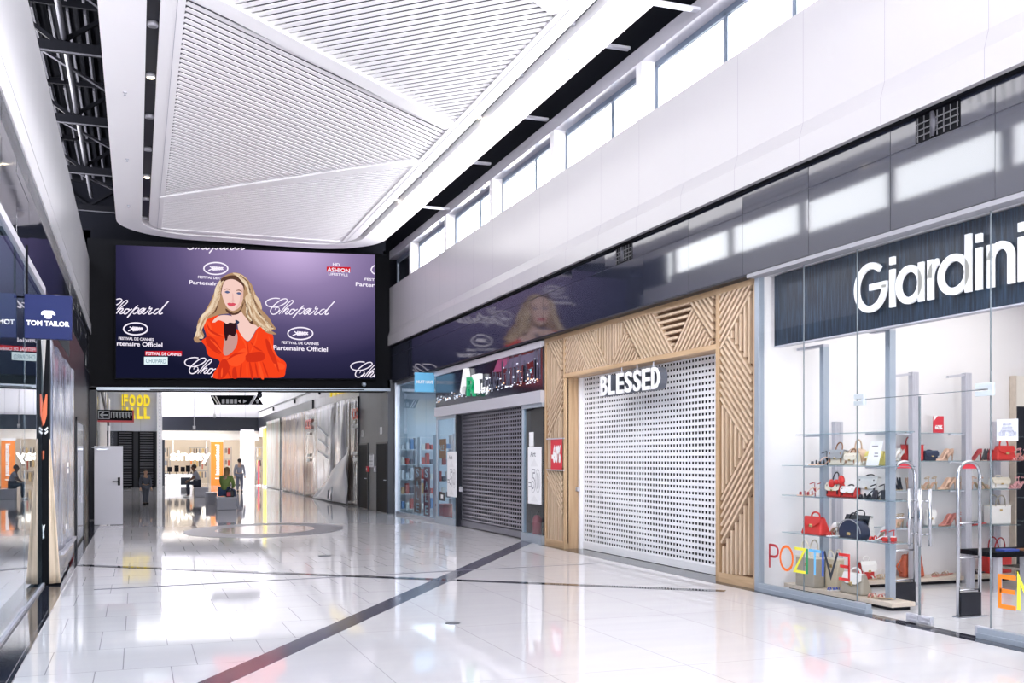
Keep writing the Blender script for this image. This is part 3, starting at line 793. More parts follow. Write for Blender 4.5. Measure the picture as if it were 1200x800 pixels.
for pts in ([(205, 352), (178, 372), (168, 388)], [(225, 350), (195, 370)], [(300, 352), (330, 362), (345, 372)], [(280, 350), (300, 372), (306, 390)], [(250, 345), (262, 380), (262, 396)]):
    v = [sp(*c7([p])[0], 7) for p in smooth2(pts, 4)]; m = MB(); stroke_mesh(m, [(p.x, p.z) for p in v], .035, (0, v[0].y, 0), XR, UP, YF); m.build('pictured_finger', SKIN, scr)
patch('pictured_face_shade', c7([(340, 285), (362, 245), (372, 190), (366, 150), (352, 200), (345, 250), (318, 300)]), emis('screen_face_shade', (.74, .46, .4)), 6.5)
# script wordmark, traced once in units of its own height and reused
def cs(pts): return [((x - 70) / 870.0, (345 - y) / 250.0) for x, y in pts]
SCRIPT = [  # strokes, stroke-weight
    (cs([(245, 103), (190, 98), (130, 108), (85, 130), (70, 160), (90, 192), (140, 208), (200, 208), (270, 185), (325, 150), (340, 122), (318, 105), (270, 115), (210, 155), (155, 205), (128, 255), (140, 290), (175, 298), (215, 280), (250, 245)]), .035),
    (cs([(185, 245), (195, 222), (225, 215), (240, 232), (225, 262), (195, 280)]), .02),
    (cs([(235, 298), (290, 230), (345, 165), (385, 130), (412, 128), (405, 155), (365, 190), (320, 225), (285, 270), (270, 295)]), .03),
    (cs([(285, 275), (325, 238), (352, 228), (352, 245), (320, 280), (322, 296), (350, 288), (380, 262)]), .035),
    (cs([(420, 238), (392, 240), (365, 275), (372, 298), (400, 292), (430, 258), (428, 238), (410, 236), (440, 248), (470, 235)]), .035),
    (cs([(545, 190), (500, 235), (455, 290), (408, 345)]), .04),
    (cs([(470, 270), (515, 232), (545, 225), (555, 240), (520, 285), (495, 298), (480, 285)]), .03),
    (cs([(540, 292), (580, 268), (625, 232), (600, 230), (565, 255), (548, 285), (560, 300), (590, 285), (640, 235), (605, 285), (615, 300), (645, 285), (680, 250)]), .033),
    (cs([(700, 205), (690, 235), (722, 228), (700, 262), (680, 295), (700, 300), (740, 275)]), .033),
    (cs([(810, 235), (775, 242), (745, 275), (752, 300), (785, 290), (830, 240)]), .033),
    (cs([(935, 135), (885, 190), (840, 245), (815, 290), (830, 300), (860, 285)]), .042),
]
def wordmark(x0, x1, y0, y1, tilt, clipx=None, clipy=None, name='wordmark'):
    """x0..x1, y0 (top)..y1 (bottom) in photo pixels"""
    m = MB(); any_ = False
    for st, w in SCRIPT:
        q = smooth2(st, 5)
        pp = [(x0 + (x1 - x0) * u, y1 - (y1 - y0) * v + tilt * u) for u, v in q]
        runs, cur = [], []
        for p in pp:
            ok = (clipx is None or clipx[0] <= p[0] <= clipx[1]) and (clipy is None or clipy[0] <= p[1] <= clipy[1])
            if ok: cur.append(p)
            elif cur: runs.append(cur); cur = []
        if cur: runs.append(cur)
        for r in runs:
            if len(r) < 2: continue
            P = [sp(x, y, 1) for x, y in r]
            stroke_mesh(m, [(v.x, v.z) for v in P], w * (y1 - y0) * .034, (0, YS - .004, 0), XR, UP, YF); any_ = True
    if any_: m.build(name, SWH, scr)
wordmark(311.5, 392.7, 349, 372.5, 0)
wordmark(118, 198, 349, 372, 0, clipx=(136.3, 300))
wordmark(216.5, 296, 418.5, 442, 0, clipx=(100, 256))
wordmark(411, 492, 423.5, 446, 0, clipx=(100, 439.4), clipy=(0, 442.6))
wordmark(214, 294, 273.5, 296.5, 0, clipy=(290.0, 400))
def emblem(cx, cy, rx, ry, clipx=1e9):
    m = MB(); P = [(cx + rx * math.cos(a * math.pi / 20), cy + ry * math.sin(a * math.pi / 20)) for a in range(40)]
    P = [p for p in P if p[0] < clipx]
    closed = len(P) == 40
    if not closed: P = sorted(P, key=lambda p: math.atan2(p[1] - cy, -(p[0] - cx)) if False else (math.atan2(p[1] - cy, p[0] - cx) % (2 * math.pi)))
    v = [sp(x, y, 1) for x, y in P]
    stroke_mesh(m, [(q.x, q.z) for q in v],   .036, (0, YS - .004, 0), XR, UP, YF, closed=closed)
    m.build('emblem_ring', SWH, scr)
    if clipx < 1e8: return
    m = MB()
    st = [[(-.62, .35), (-.35, .1), (.1, -.02), (.62, -.15)], [(-.5, -.35), (-.3, -.1), (0, .05)]]
    for k in range(7):
        x = -.3 + .13 * k; st += [[(x, .03), (x + .12, -.38 + .03 * k)], [(x, .03), (x + .14, .38 - .03 * k)]]
    for s_ in st:
        v = [sp(cx + rx * a, cy + ry * b, 1) for a, b in s_]; stroke_mesh(m, [(q.x, q.z) for q in v], .03, (0, YS - .004, 0), XR, UP, YF)
    m.build('emblem_leaf', SWH, scr)
emblem(252.9, 314.5, 14, 7); emblem(158.9, 385.2, 14, 7); emblem(351.9, 390.6, 14.6, 7); emblem(448, 316, 13, 7, 439.3)
def stext(s, x0, x1, yb, h, bold=.02, mat=SWH, lay=1, name='lettering'):
    a, b = sp(x0, yb, lay), sp(x1, yb, lay); hh = sp(x0, yb - h, lay).z - a.z
    m = MB(); text(m, s, a, XR, UP, YF, (b - a).length, hh, bold=bold); m.build(name, mat, scr)
stext('FESTIVAL DE C', 232, 259, 326, 3.1); stext('Partenair', 221.8, 254.5, 332.8, 4.6)
stext('FESTIVAL DE CANNES', 139, 180, 397.8, 3.2); stext('rtenaire Officiel', 137, 190.3, 404.8, 5.2)
stext('FESTIVAL DE CANNES', 330, 373.5, 402.6, 3.2); stext('Partenaire Officiel', 320.3, 384, 409.8, 5.6)
stext('FEST', 427.3, 439, 328.5, 3); stext('Parter', 416.8, 439.2, 335, 4.6)
patch('red_label', [(170, 411.2), (213.2, 411.2), (213.2, 416.4), (170, 416.4)], SRED, 1, 0); stext('FESTIVAL DE CANNES', 171, 212.4, 415.8, 3.8, lay=2)
patch('white_label', [(168.8, 418), (196.5, 418), (196.5, 427), (168.8, 427)], SBL, 1, 0); stext('CHOPARD', 171, 194.5, 425.2, 5.2, bold=0, mat=SDK, lay=2)
patch('red_label', [(382.8, 312.3), (410.6, 312.8), (410.6, 318.8), (382.8, 318.3)], SRED, 1, 0); stext('ASHION', 383.5, 409.8, 318.2, 5, lay=2); stext('HD', 390, 398.2, 311.5, 3.6); stext('LIFESTYLE', 385, 407.5, 322.3, 2.8)
# ================================================================== WOODEN SHOPFRONT
XP, XS = 7.32, 7.65
PY0, PY1 = 11.0, 18.15                    # near and far side of the frame
OY0, OY1 = at_x(840, 560, XP).y, at_x(661, 560, XP).y
ZL = 3.12; ZT = 3.93
por = thing('shopfront_portal', 'pale oak shopfront frame with patterned slat panels around the white shutter', 'shopfront', (XP, (PY0 + PY1) / 2, 0))
bw = .085
def stile(name, y0, y1, z0, z1, x1=XP + .2, mat=OAK): m = MB(); m.box(XP, x1, y0, y1, z0, z1); return m.build(name, mat, por)
stile('stile', PY1 - bw, PY1, 0, ZT - .08); stile('stile', PY0, PY0 + bw + .03, 0, ZT - .08)
stile('stile', OY1 - .02, OY1 + .03, ZL, ZT - .08); stile('stile', OY0 - .05, OY0 + .03, 0, ZT - .08)
stile('stile', OY1 - .0, OY1 + .03, 0, ZL)
stile('rail', PY0, PY1, ZT - .08, ZT, mat=OAKH); stile('rail', OY0 + .03, OY1 - .02, ZL, ZL + .07, XS - .02, OAKH)
stile('rail', OY1 + .03, PY1 - bw, .0, .13, mat=OAKH); stile('rail', PY0 + bw + .03, OY0 - .05, .0, .13, mat=OAKH)
m = MB(); m.box(XP + .2, XS + .04, OY1 + .001, OY1 + .03, 0, ZL); m.build('jamb', OAK, por)
m = MB(); m.box(XP + .2, XS + .04, OY0 - .05, OY0 - .02, 0, ZL); m.build('jamb', OAK, por)
m = MB(); m.box(XP + .12, XP + .14, PY0 + .02, PY1 - .02, .1, ZT - .02)
m2 = MB()
for a, b, z0, z1 in ((PY0 + .02, OY0, .1, ZT - .02), (OY1, PY1 - .02, .1, ZT - .02), (OY0, OY1, ZL + .02, ZT - .02)): m2.box(XP + .07, XP + .09, a, b, z0, z1)
m2.build('backing', OAKD, por)
def yz(p): q = at_x(p[0], p[1], XP + .02); return (q.y, q.z)
def slats(polys, pitch=.092, w=.035):
    m = MB()
    for poly, d in polys:
        P = [yz(p) for p in poly]
        if d == 'v': dv = (0, 1)
        elif d == 'h': dv = (1, 0)
        else:
            a, b = yz(d[0]), yz(d[1]); dv = (b[0] - a[0], b[1] - a[1])
        for a, b in hatch(P, dv, .102 if d == 'v' else .078 if d != 'h' else .09):
            m.bar((XP + .038, *a), (XP + .038, *b), w, .07, up=(1, 0, 0))
    return m
c14 = lambda x, y: (630 + x / 5.714, 320 + y / 5.714)
c24 = lambda x, y: (760 + x / 5.714, 310 + y / 5.714)
c34 = lambda x, y: (825 + x / 2.96, 430 + y / 2.96)
lint = [([c14(190, 418), c14(243, 403), c14(345, 662), c14(188, 690)], (c14(205, 660), c14(268, 470))),
        ([c14(243, 403), c14(362, 370), c14(482, 635), c14(345, 662)], (c14(243, 403), c14(345, 662))),
        ([c14(362, 370), c14(560, 317), c14(590, 385), c14(486, 632)], 'v'),
        ([c14(590, 388), c14(690, 588), c14(488, 633)], (c14(490, 630), c14(588, 390))),
        ([c14(560, 317), (764.4, 364.5), (792, 413.5), c14(690, 588)], (c14(560, 317), c14(690, 588))),
        ([c24(22, 310), c24(272, 240), c24(295, 290), c24(165, 555)], 'h'),
        ([c24(297, 292), c24(436, 535), c24(185, 600), c24(170, 560)], (c24(175, 560), c24(295, 295))),
        ([c24(272, 240), c24(436, 192), c24(436, 530), c24(297, 290)], (c24(285, 265), c24(436, 505)))]
slats(lint).build('slat_panel', OAKS, por)
near = [([c24(480, 178), c24(692, 118), c24(690, 190), c24(484, 580)], (c24(490, 560), c24(688, 195))),
        ([c24(690, 195), c24(690, 675), c24(548, 470)], 'v'),
        ([c24(485, 580), c24(546, 470), c24(692, 695), c34(170, 240), c34(150, 265), c34(60, 120)], (c24(546, 470), c24(692, 695))),
        ([c34(60, 120), c34(150, 265), c34(62, 445)], 'v'),
        ([c34(62, 445), c34(170, 236), c34(170, 430), c34(62, 635)], (c34(62, 445), c34(168, 240))),
        ([c34(62, 635), c34(170, 430), c34(170, 722), c34(62, 714)], 'v')]
slats(near).build('slat_panel', OAKS, por)
far = [([c14(75, 462), c14(166, 432), c14(166, 665)], (c14(75, 465), c14(166, 655))),
       ([(641.5, 402), (658.6, 437), (642, 477)], 'v'),
       ([(658.6, 437), (659.8, 443), (659.8, 480), (643, 513), (642, 478)], ((642, 477), (658.6, 437))),
       ([(659.8, 480), (659.8, 548), (642.3, 548), (642.3, 514)], 'v'),
       ([(642, 549), (656, 549), (659.8, 560), (659.8, 604), (642, 560)], ((642, 560), (659.8, 604))),
       ([(642, 561), (659.8, 605), (659.8, 634), (642, 631)], 'v')]
slats(far).build('slat_panel', OAKS, por)
# white perforated shutter
def shutter(root, y0, y1, z0, z1, X, px_, pz, hw, hh, mat, bulge=0.0):
    m = MB(); nr = int((z1 - z0) / pz); nc = int((y1 - y0) / px_)
    oz = (z1 - z0 - nr * pz) / 2; oy = (y1 - y0 - nc * px_) / 2
    ya, yb = y0 + oy, y1 - oy
    m.box(X, X + .012, y0, ya, z0, z1); m.box(X, X + .012, yb, y1, z0, z1)
    for r in range(nr + 1):
        c = z0 + oz + r * pz
        lo = max(z0, c - (pz - hh) / 2); hi = min(z1, c + (pz - hh) / 2)
        if bulge: m.prism([(X, ya, lo), (X - bulge, ya, (lo + hi) / 2), (X, ya, hi), (X + .012, ya, hi), (X + .012, ya, lo)], (0, yb - ya, 0))
        else: m.box(X, X + .012, ya, yb, lo, hi)
        if r == nr: break
        for c_ in range(nc + 1):
            yy = ya + c_ * px_; g = (px_ - hw) / 2
            m.box(X + .001, X + .011, max(ya, yy - g), min(yb, yy + g), hi, c + pz - (pz - hh) / 2)
    return m.build('curtain', mat, root)
SY0, SY1 = OY0 + .0, OY1 - .02
sh = thing('roller_shutter', 'white perforated roller shutter closed inside the oak shopfront', 'shutter', (XS, (SY0 + SY1) / 2, 0))
shutter(sh, SY0 - .1, SY1 - .09, .13, 3.3, XS, .0935, .088, .062, .04, SHUTW)
m = MB(); m.box(XS - .01, XS + .025, SY0 - .1, SY1 - .08, .012, .13); m.build('bottom_bar', SHUTW, sh)
m = MB(); m.box(XS - .06, XS + .04, SY1 - .09, SY1 - .01, 0, 3.3); m.build('guide_rail', SHUTW, sh)
m = MB(); m.box(XS - .06, XS + .04, SY0 - .18, SY0 - .1, 0, 3.3); m.build('guide_rail', SHUTW, sh)
p = at_x(677, 573, XS - .07); m = MB(); m.rbox(XS - .1, XS - .06, p.y - .07, p.y + .05, p.z - .04, p.z + .04, .01); m.build('key_switch', ALUL, sh)
# hanging BLESSED letters
XB_ = 7.2
sg = thing('shop_sign', 'white BLESSED block letters hanging in front of the white shutter', 'sign', (XB_, 14.5, 2.67))
sy0, sy1 = at_x(702.5, 450, XB_).y, at_x(773, 450, XB_).y
word = 'BLESSED'; n_ = len(word); wl = (sy0 - sy1) / n_
for i, ch in enumerate(word):
    w_ = wl * (.80 if ch != 'L' else .70)
    m = MB(); text(m, ch, (XB_ + .15, sy0 - i * wl - .022, 2.672), YF, UP, XF, w_ * 1.03, .34, .132, bold=.03); m.build('letter_back', M('letter_side_grey', (.10, .11, .14), .5) if i == 0 else bpy.data.materials['letter_side_grey'], sg)
    m = MB(); text(m, ch, (XB_ + .03, sy0 - i * wl - .03, 2.68), YF, UP, XF, w_, .325, .03, bold=.02); m.build('letter', LETP, sg)
for z in (2.74, 2.91):
    m = MB(); m.box(XB_ + .15, XB_ + .18, sy1 + .12, sy0 - .06, z, z + .04); m.build('rail', ALUB, sg)
for yy in (sy0 - .5, (sy0 + sy1) / 2, sy1 + .5):
    m = MB(); m.tube([(XB_ + .165, yy, 2.93), (XB_ + .165, yy, 3.12)], .012, 8); m.build('hanger', ALUL, sg)
# red poster on the slats
pa, pb = at_x(645.5, 520, XP - .02), at_x(658.5, 520, XP - .02)
z0 = at_x(652, 550, XP - .02).z; z1 = at_x(652, 514.5, XP - .02).z
t = thing('sale_poster', 'red sale poster with white 60% print between two metal bars on the slats', 'poster', (XP - .02, (pa.y + pb.y) / 2, z0))
m = MB(); m.box(XP - .02, XP - .012, pb.y, pa.y, z0, z1); m.build('sheet', RED, t)
m = MB(); text(m, '-60%', (XP - .024, pa.y - .05, z0 + .12), YF, UP, XF, (pa.y - pb.y) - .1, .34, .003, bold=.05); m.build('lettering', LETP, t)
m = MB()
for z in (z0 - .02, z1 + .0): m.box(XP - .03, XP + .0, pb.y - .08, pa.y + .2, z, z + .022)
m.build('holding_bar', ALUL, t)

# ================================================================== ART SHOP
XA = 7.25
AY0, AY1 = PY1 + .02, at_x(509.5, 500, XA).y
art = thing('sign_fascia', 'night skyline sign board with ART letters over the dark grey shutter', 'sign', (XA, (AY0 + AY1) / 2, 2.95))
m = MB(); m.box(XA + .03, XA + .25, AY0, AY1, 2.95, 3.80); m.build('panel', M('skyline_night', (0.018, 0.02, 0.035), 0.12, var=((.3, .5, 1.2), .8)), art)
m = MB(); m.box(XA - .01, XA + .3, AY0, AY1, 2.72, 2.955); m.build('lower_rail', ALUL, art)
m = MB(); m.box(XA - .01, XA + .3, AY0, AY1, 3.77, 3.90); m.build('upper_rail', ALUL, art)
SKL = [M('skyline_light_%d' % i, c, .3, emit=e, ecol=c) for i, (c, e) in enumerate((((.8, .85, .95), .45), ((.06, .08, .13), .0), ((.95, .6, .35), .4), ((.2, .6, .7), .3)))]
random.seed(11); mm = [MB(), MB(), MB(), MB()]
for k in range(260):
    u = random.random(); y = AY1 - .08 - u * (AY1 - AY0 - .2)
    base = 3.12 + .05 * u; hmax = (.08 + .22 * (u > .45) + .2 * (u > .7)) * random.uniform(.3, 1.25)
    w = random.uniform(.012, .05)
    q = random.random(); i = 0 if q < .3 else 1 if q < .9 else 2 if q < .96 else 3
    z = base + random.uniform(0, .05)
    if random.random() < .45:
        z += hmax * random.random(); mm[i].box(XA + .022, XA + .031, y - w, y + w, z, z + random.uniform(.01, .04))
    else: mm[1].box(XA + .025, XA + .031, y - w, y + w, z, z + hmax)
for k in range(120):
    u = random.random(); y = AY1 - .1 - u * (AY1 - AY0 - .25); z = 3.1 + .04 * u + random.uniform(-.02, .06)
    mm[0 if random.random() < .8 else 2].box(XA + .02, XA + .031, y - .02, y + .02, z, z + random.uniform(.008, .025))
for i in range(4): mm[i].build('skyline', SKL[i], art)['kind'] = 'stuff'
m = MB(); q = [at_x(*c, XA + .026) for c in ((578, 436), (588, 435), (597, 421), (596, 418), (584, 420))]; m.prism([(XA + .026, p.y, p.z) for p in q], (.004, 0, 0)); m.build('pink_cloud', M('pink_print', (.3, .05, .14), .4), art)
m = MB(); q = [at_x(*c, XA + .027) for c in ((590, 432), (612, 428), (630, 420), (630, 411), (598, 420))]; m.prism([(XA + .027, p.y, p.z) for p in q], (.003, 0, 0)); m.build('mauve_cloud', M('mauve_print', (.11, .1, .17), .4), art)
def glyph(st, px0, px1, pyt, pyb, X, mat, w, dep, name):
    a, b = at_x(px0, pyb, X), at_x(px1, pyb, X); h = at_x(px0, pyt, X).z - a.z
    W_ = a.y - b.y; m = MB()
    for s_ in st: stroke_mesh(m, [(u * W_, v * h) for u, v in s_], w, (X + dep, a.y, a.z), YF, UP, XF, dep)
    return m.build(name, mat, art)
WL = M('white_sign_letter', (.85, .85, .85), .35, emit=.12, ecol=(1, 1, 1)); GL = M('green_sign_letter', (.01, .36, .16), .35, emit=.08, ecol=(.01, .5, .2))
glyph([[(0, 0), (.45, 1), (.62, 1), (1, 0)], [(.2, .38), (.8, .38)]], 539.5, 548, 435.5, 460, XA - .08, WL, .11, .1, 'letter')
glyph([[(0, 0), (0, 1), (.75, .95), (.95, .75), (.75, .55), (0, .5)], [(.45, .5), (1, 0)]], 547, 554, 444, 464, XA - .12, GL, .075, .08, 'letter')
glyph([[(0, .95), (1, .95)], [(.5, .9), (.5, 0)]], 552.5, 560.5, 441.5, 461, XA - .1, WL, .12, .1, 'letter')
glyph([[(0, .2), (0, 1)], [(0, .5), (.3, .6), (.35, .35), (0, .3)], [(.5, .6), (.6, .35), (.8, .6)], [(.8, .6), (.7, .1), (.55, 0)]], 564, 573, 449, 463, XA - .0, WL, .035, .02, 'letter')
XD = 7.42
dsh = thing('roller_shutter', 'dark grey perforated roller shutter under the skyline sign', 'shutter', (XD, 21.4, 0))
DY0, DY1 = at_x(617.5, 550, XD).y, at_x(541, 550, XD).y
shutter(dsh, DY0, DY1, .16, 2.95, XD, .135, .088, .085, .046, SHUTD, .012)
m = MB(); m.box(XD - .02, XD + .03, DY0, DY1, .02, .16); m.build('bottom_bar', SHUTD, dsh)
m = MB(); m.box(XD - .12, XD + .05, DY1, DY1 + .12, 0, 2.95); m.build('guide_rail', NAVY, dsh)
m = MB(); m.box(XD - .05, XD + .05, DY0 - .1, DY0, 0, 2.95); m.build('guide_rail', NAVY, dsh)
p = at_x(540.5, 573, XD - .13); m = MB(); m.rbox(XD - .16, XD - .12, p.y - .1, p.y + .08, p.z - .06, p.z + .06, .01); m.build('key_switch', ALUL, dsh)
# window strips beside the shutter
for nm, lab, a, b in (('window_20', 'x', AY0, DY0 - .1), ('window_21', 'y', DY1 + .12, AY1 - .05)):
    e = bpy.data.objects.new(nm, None); C.objects.link(e); e.location = (XA + .05, (a + b) / 2, 0); e['kind'] = 'structure'
    m = MB(); m.box(XA, XA + .12, a, b, 0, .17); m.box(XA + .02, XA + .1, a, b, 2.64, 2.72); m.box(XA + .02, XA + .1, b - .05, b, .17, 2.64); m.build('window_frame', ALUB, e)
    m = MB(); m.box(XA + .05, XA + .058, a, b - .05, .17, 2.64); m.build('pane', SHOPGLASS, e)
def poster50(px0, px1, py0, py1, lab):
    X = XA + .03; a, b = at_x(px0, py1, X), at_x(px1, py1, X); zt = at_x((px0 + px1) / 2, py0, X).z; zb = at_x((px0 + px1) / 2, py1, X).z
    t = thing('sale_poster', lab, 'poster', (X, (a.y + b.y) / 2, zb)); W_ = a.y - b.y; H = zt - zb
    m = MB(); m.rbox(X, X + .015, b.y, a.y, zb, zt, .006); m.build('panel', PAPER, t)
    m = MB(); text(m, '-50', (X - .002, a.y - .05, zb + .2 * H), YF, UP, XF, W_ - .09, .42 * H, .002, bold=.03); m.build('lettering', LETG, t)
    m = MB(); text(m, '-50', (X - .004, a.y - .058, zb + .207 * H), YF, UP, XF, W_ - .106, .40 * H, .002, bold=-.004); m.build('lettering', PAPER, t)
    m = MB(); text(m, 'Art', (X - .003, a.y - .15, zb + .83 * H), YF, UP, XF, W_ * .4, .09 * H, .002, bold=.01); m.build('lettering', LETG, t)
    m = MB(); c = (a.y + b.y) / 2; m.prism([(X - .001, c + .2, zb + .05), (X - .001, c, zb + .18), (X - .001, c - .2, zb + .05)], (.002, 0, 0)); tp_ = M('pale_print', (.78, .78, .8), .6); m.build('triangle_print', tp_, t); m = MB(); m.prism([(X - .001, c + .2, zb + .66 * H), (X - .001, c, zb + .8 * H), (X - .001, c - .2, zb + .66 * H)], (.002, 0, 0)); m.build('triangle_print', tp_, t)
poster50(524, 534.5, 529, 582, 'white -50 poster at the left side of the dark shutter, on the narrow pane')
poster50(618.5, 634, 523.5, 590.5, 'white -50 poster at the right side of the dark shutter, beside the oak frame')
p0, p1 = at_x(620, 523, XA + .03), at_x(625, 506, XA + .03)
t = tag(MB().box(XA + .03, XA + .04, p1.y, p0.y, p0.z, p1.z).build('paper_strip', PAPER), 'narrow white paper strip above the right -50 poster', 'paper strip')
p0, p1 = at_x(626.5, 634, XA + .15), at_x(632.5, 613, XA + .15)
t = thing('fire_extinguisher', 'red fire extinguisher standing behind the pane right of the dark shutter', 'extinguisher', (XA + .15, (p0.y + p1.y) / 2, 0))
yy = (p0.y + p1.y) / 2; m = MB(); m.tube([(XA + .15, yy, 0), (XA + .15, yy, .46), (XA + .15, yy, .52), (XA + .15, yy, .54)], [.09, .09, .06, .03], 14); m.build('cylinder', RED, t, True)
m = MB(); m.bar((XA + .15, yy + .06, .56), (XA + .15, yy - .08, .6), .03, .02); m.tube([(XA + .15, yy, .53), (XA + .15, yy, .57)], .02, 8); m.build('valve', BLACK, t)

# ================================================================== GLASS SHOP BY THE BEAM
GY0, GY1 = AY1, YB - .05
e = bpy.data.objects.new('window_22', None); C.objects.link(e); e.location = (XA, (GY0 + GY1) / 2, 0); e['kind'] = 'structure'
m = MB(); m.box(XA, XA + .12, GY0, GY1, 0, .08); m.box(XA, XA + .12, GY0, GY1, 3.82, 3.93); m.box(XA - .02, XA + .1, GY1 - .12, GY1, 0, 3.9); m.build('window_frame', ALU, e)
for k in range(4):
    a = GY0 + (GY1 - .12 - GY0) * k / 4; b = GY0 + (GY1 - .12 - GY0) * (k + 1) / 4
    m = MB(); m.box(XA + .05, XA + .06, a + .006, b - .006, .08, 3.82); m.build('pane', SHOPGLASS, e)
m = MB(); m.box(7.6, 12, 24.9, 24.98, 0, 3.93); m.box(11.9, 12, 24.9, 31, 0, 3.93); m.box(7.4, 12, 30.9, 31, 0, 3.93); struct('wall_shop_interior', m, M('shop_blue_grey', (.66, .7, .75), .6))
m = MB(); m.box(7.4, 12, 18.2, 31, 3.93, 4.0); struct('ceiling_shop', m, WHITE)
for k, (py0, py1, col, lab) in enumerate(((486, 508, 'sky', 'x'),)):
    pass
bs = thing('blade_sign', 'light blue MUST HAVE sign projecting from the glass shop beside the skyline board', 'sign', (7.0, AY1 + .15, 3.4))
ys_ = AY1 + .15; a, b = at_y(486, 459, ys_), at_y(508.8, 437, ys_)
SKY = M('sky_blue_sign', (.12, .42, .68), .4, emit=.08, ecol=(.15, .5, .8))
m = MB(); m.rbox(a.x, b.x, ys_ - .04, ys_ + .04, a.z, b.z, .008); m.build('box', SKY, bs)
m = MB(); text(m, 'MUST HAVE', (a.x + .04, ys_ - .045, (a.z + b.z) / 2 - .035), XR, UP, YF, b.x - a.x - .08, .085, .003, bold=.03); m.build('lettering', LETP, bs)
m = MB(); m.box(b.x - .01, XA + .05, ys_ - .02, ys_ + .02, b.z - .08, b.z - .04); m.box(b.x - .01, XA + .05, ys_ - .02, ys_ + .02, a.z + .04, a.z + .08); m.build('bracket', ALUL, bs)
# sale stickers and stock seen through the glass
def sticker(px0, px1, py0, py1, s, mat, lab, lm=LETP):
    X = XA + .3; a, b = at_x(px0, py1, X), at_x(px1, py1, X); h = at_x(px0, py0, X).z - a.z
    t = thing('sale_poster', lab, 'poster', (X, (a.y + b.y) / 2, a.z)); m = MB(); m.box(X, X + .01, b.y, a.y, a.z, a.z + h); m.build('sheet', mat, t)
    k = len(s)
    for i, ch in enumerate(s):
        m = MB(); W_ = a.y - b.y; text(m, ch, (X - .003, a.y - W_ * .25, a.z + h * (1 - (i + .85) / k)), YF, UP, XF, W_ * .5, h / k * .7, .003, bold=.02); m.build('lettering', lm, t)
MAR = M('maroon_print', (.36, .05, .07), .5)
sticker(485.5, 493, 547, 600, 'SALE', M('brown_red_print', (.5, .2, .13), .5), 'brown red SALE poster behind the glass of the shop by the beam')
sticker(496.5, 503.5, 547, 604, 'SALE', MAR, 'dark red SALE poster behind the glass, nearest to the dark shutter')
t = thing('sale_poster', 'orange poster hanging high behind the narrow pane left of the dark shutter', 'poster', (7.6, 25.0, 1.9)); p0, p1 = at_x(512.5, 537, 7.6), at_x(522.5, 514, 7.6)
m = MB(); m.box(7.6, 7.61, p1.y, p0.y, p0.z, p1.z); m.build('sheet', ORANGE, t)
m = MB(); text(m, 'SALE', (7.597, p0.y - .05, p0.z + .2), YF, UP, XF, (p0.y - p1.y) * .75, .16, .003); m.build('lettering', LETP, t)
p0, p1 = at_x(513, 609, 7.6), at_x(521.5, 593, 7.6); t = thing('storage_box', 'red box on the floor behind the narrow pane left of the dark shutter', 'box', (7.6, p0.y, 0)); m = MB(); m.rbox(7.55, 7.9, p1.y, p0.y, 0, .42, .015); m.build('body', RED, t); m = MB(); m.box(7.54, 7.91, p1.y - .01, p0.y + .01, .36, .44); m.build('lid', M('dark_red_lid', (.4, .02, .03), .5), t)
t = thing('info_sticker', 'small dark sticker with a pale square on the narrow pane left of the dark shutter', 'sticker', (XA + .04, 25, 1)); p0, p1 = at_x(514.5, 586, XA + .04), at_x(521.5, 577, XA + .04); m = MB(); m.box(XA + .04, XA + .045, p1.y, p0.y, p0.z, p1.z); m.build('sheet', NAVY, t); m = MB(); c = (p0.y + p1.y) / 2; m.box(XA + .036, XA + .04, c - .1, c + .1, p0.z + .06, p1.z - .06); m.build('lettering', LETP, t)
random.seed(9)
GD = [M('goods_%d' % i, c, .5) for i, c in enumerate(((.6, .08, .06), (.85, .8, .72), (.15, .3, .55), (.75, .45, .2), (.1, .1, .13), (.8, .78, .8)))]
for i, (X, Yr, w) in enumerate(((7.75, 30.45, .5), (8.35, 30.3, .5), (7.95, 27.2, .45), (8.0, 25.6, .4))):
    t = thing('display_rack', ('white display rack deepest behind the bluish glass, beside the beam column', 'white display rack deepest behind the bluish glass, second from the beam column', 'white display rack in the middle behind the bluish glass', 'white display rack behind the bluish glass, nearest to the dark shutter')[i], 'rack', (X, Yr, 0))
    for s_ in (-w / 2, w / 2):
        m = MB(); m.box(X + s_ - .02, X + s_ + .02, Yr - .15, Yr + .15, 0, 2.3); m.build('side_panel', WHITE, t)
    for z in (.1, .55, 1.0, 1.45, 1.9, 2.28):
        m = MB(); m.box(X - w / 2 + .02, X + w / 2 - .02, Yr - .15, Yr + .15, z, z + .025); m.build('shelf', WHITE, t)
        if z < 2:
            for k in range(3):
                a_ = X - w / 2 + .05 + k * (w - .08) / 3; m = MB(); m.rbox(a_, a_ + .1, Yr - .12, Yr + .05, z + .025, z + .025 + random.uniform(.12, .34), .01); m.build('stock', random.choice(GD), t)
# dark rooms behind the two shutters
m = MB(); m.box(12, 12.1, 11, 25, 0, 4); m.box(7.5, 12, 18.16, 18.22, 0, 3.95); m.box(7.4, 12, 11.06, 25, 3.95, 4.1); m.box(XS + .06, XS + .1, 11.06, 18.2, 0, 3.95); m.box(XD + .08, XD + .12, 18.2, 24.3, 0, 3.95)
struct('wall_unlit_shops', m, BLACK)

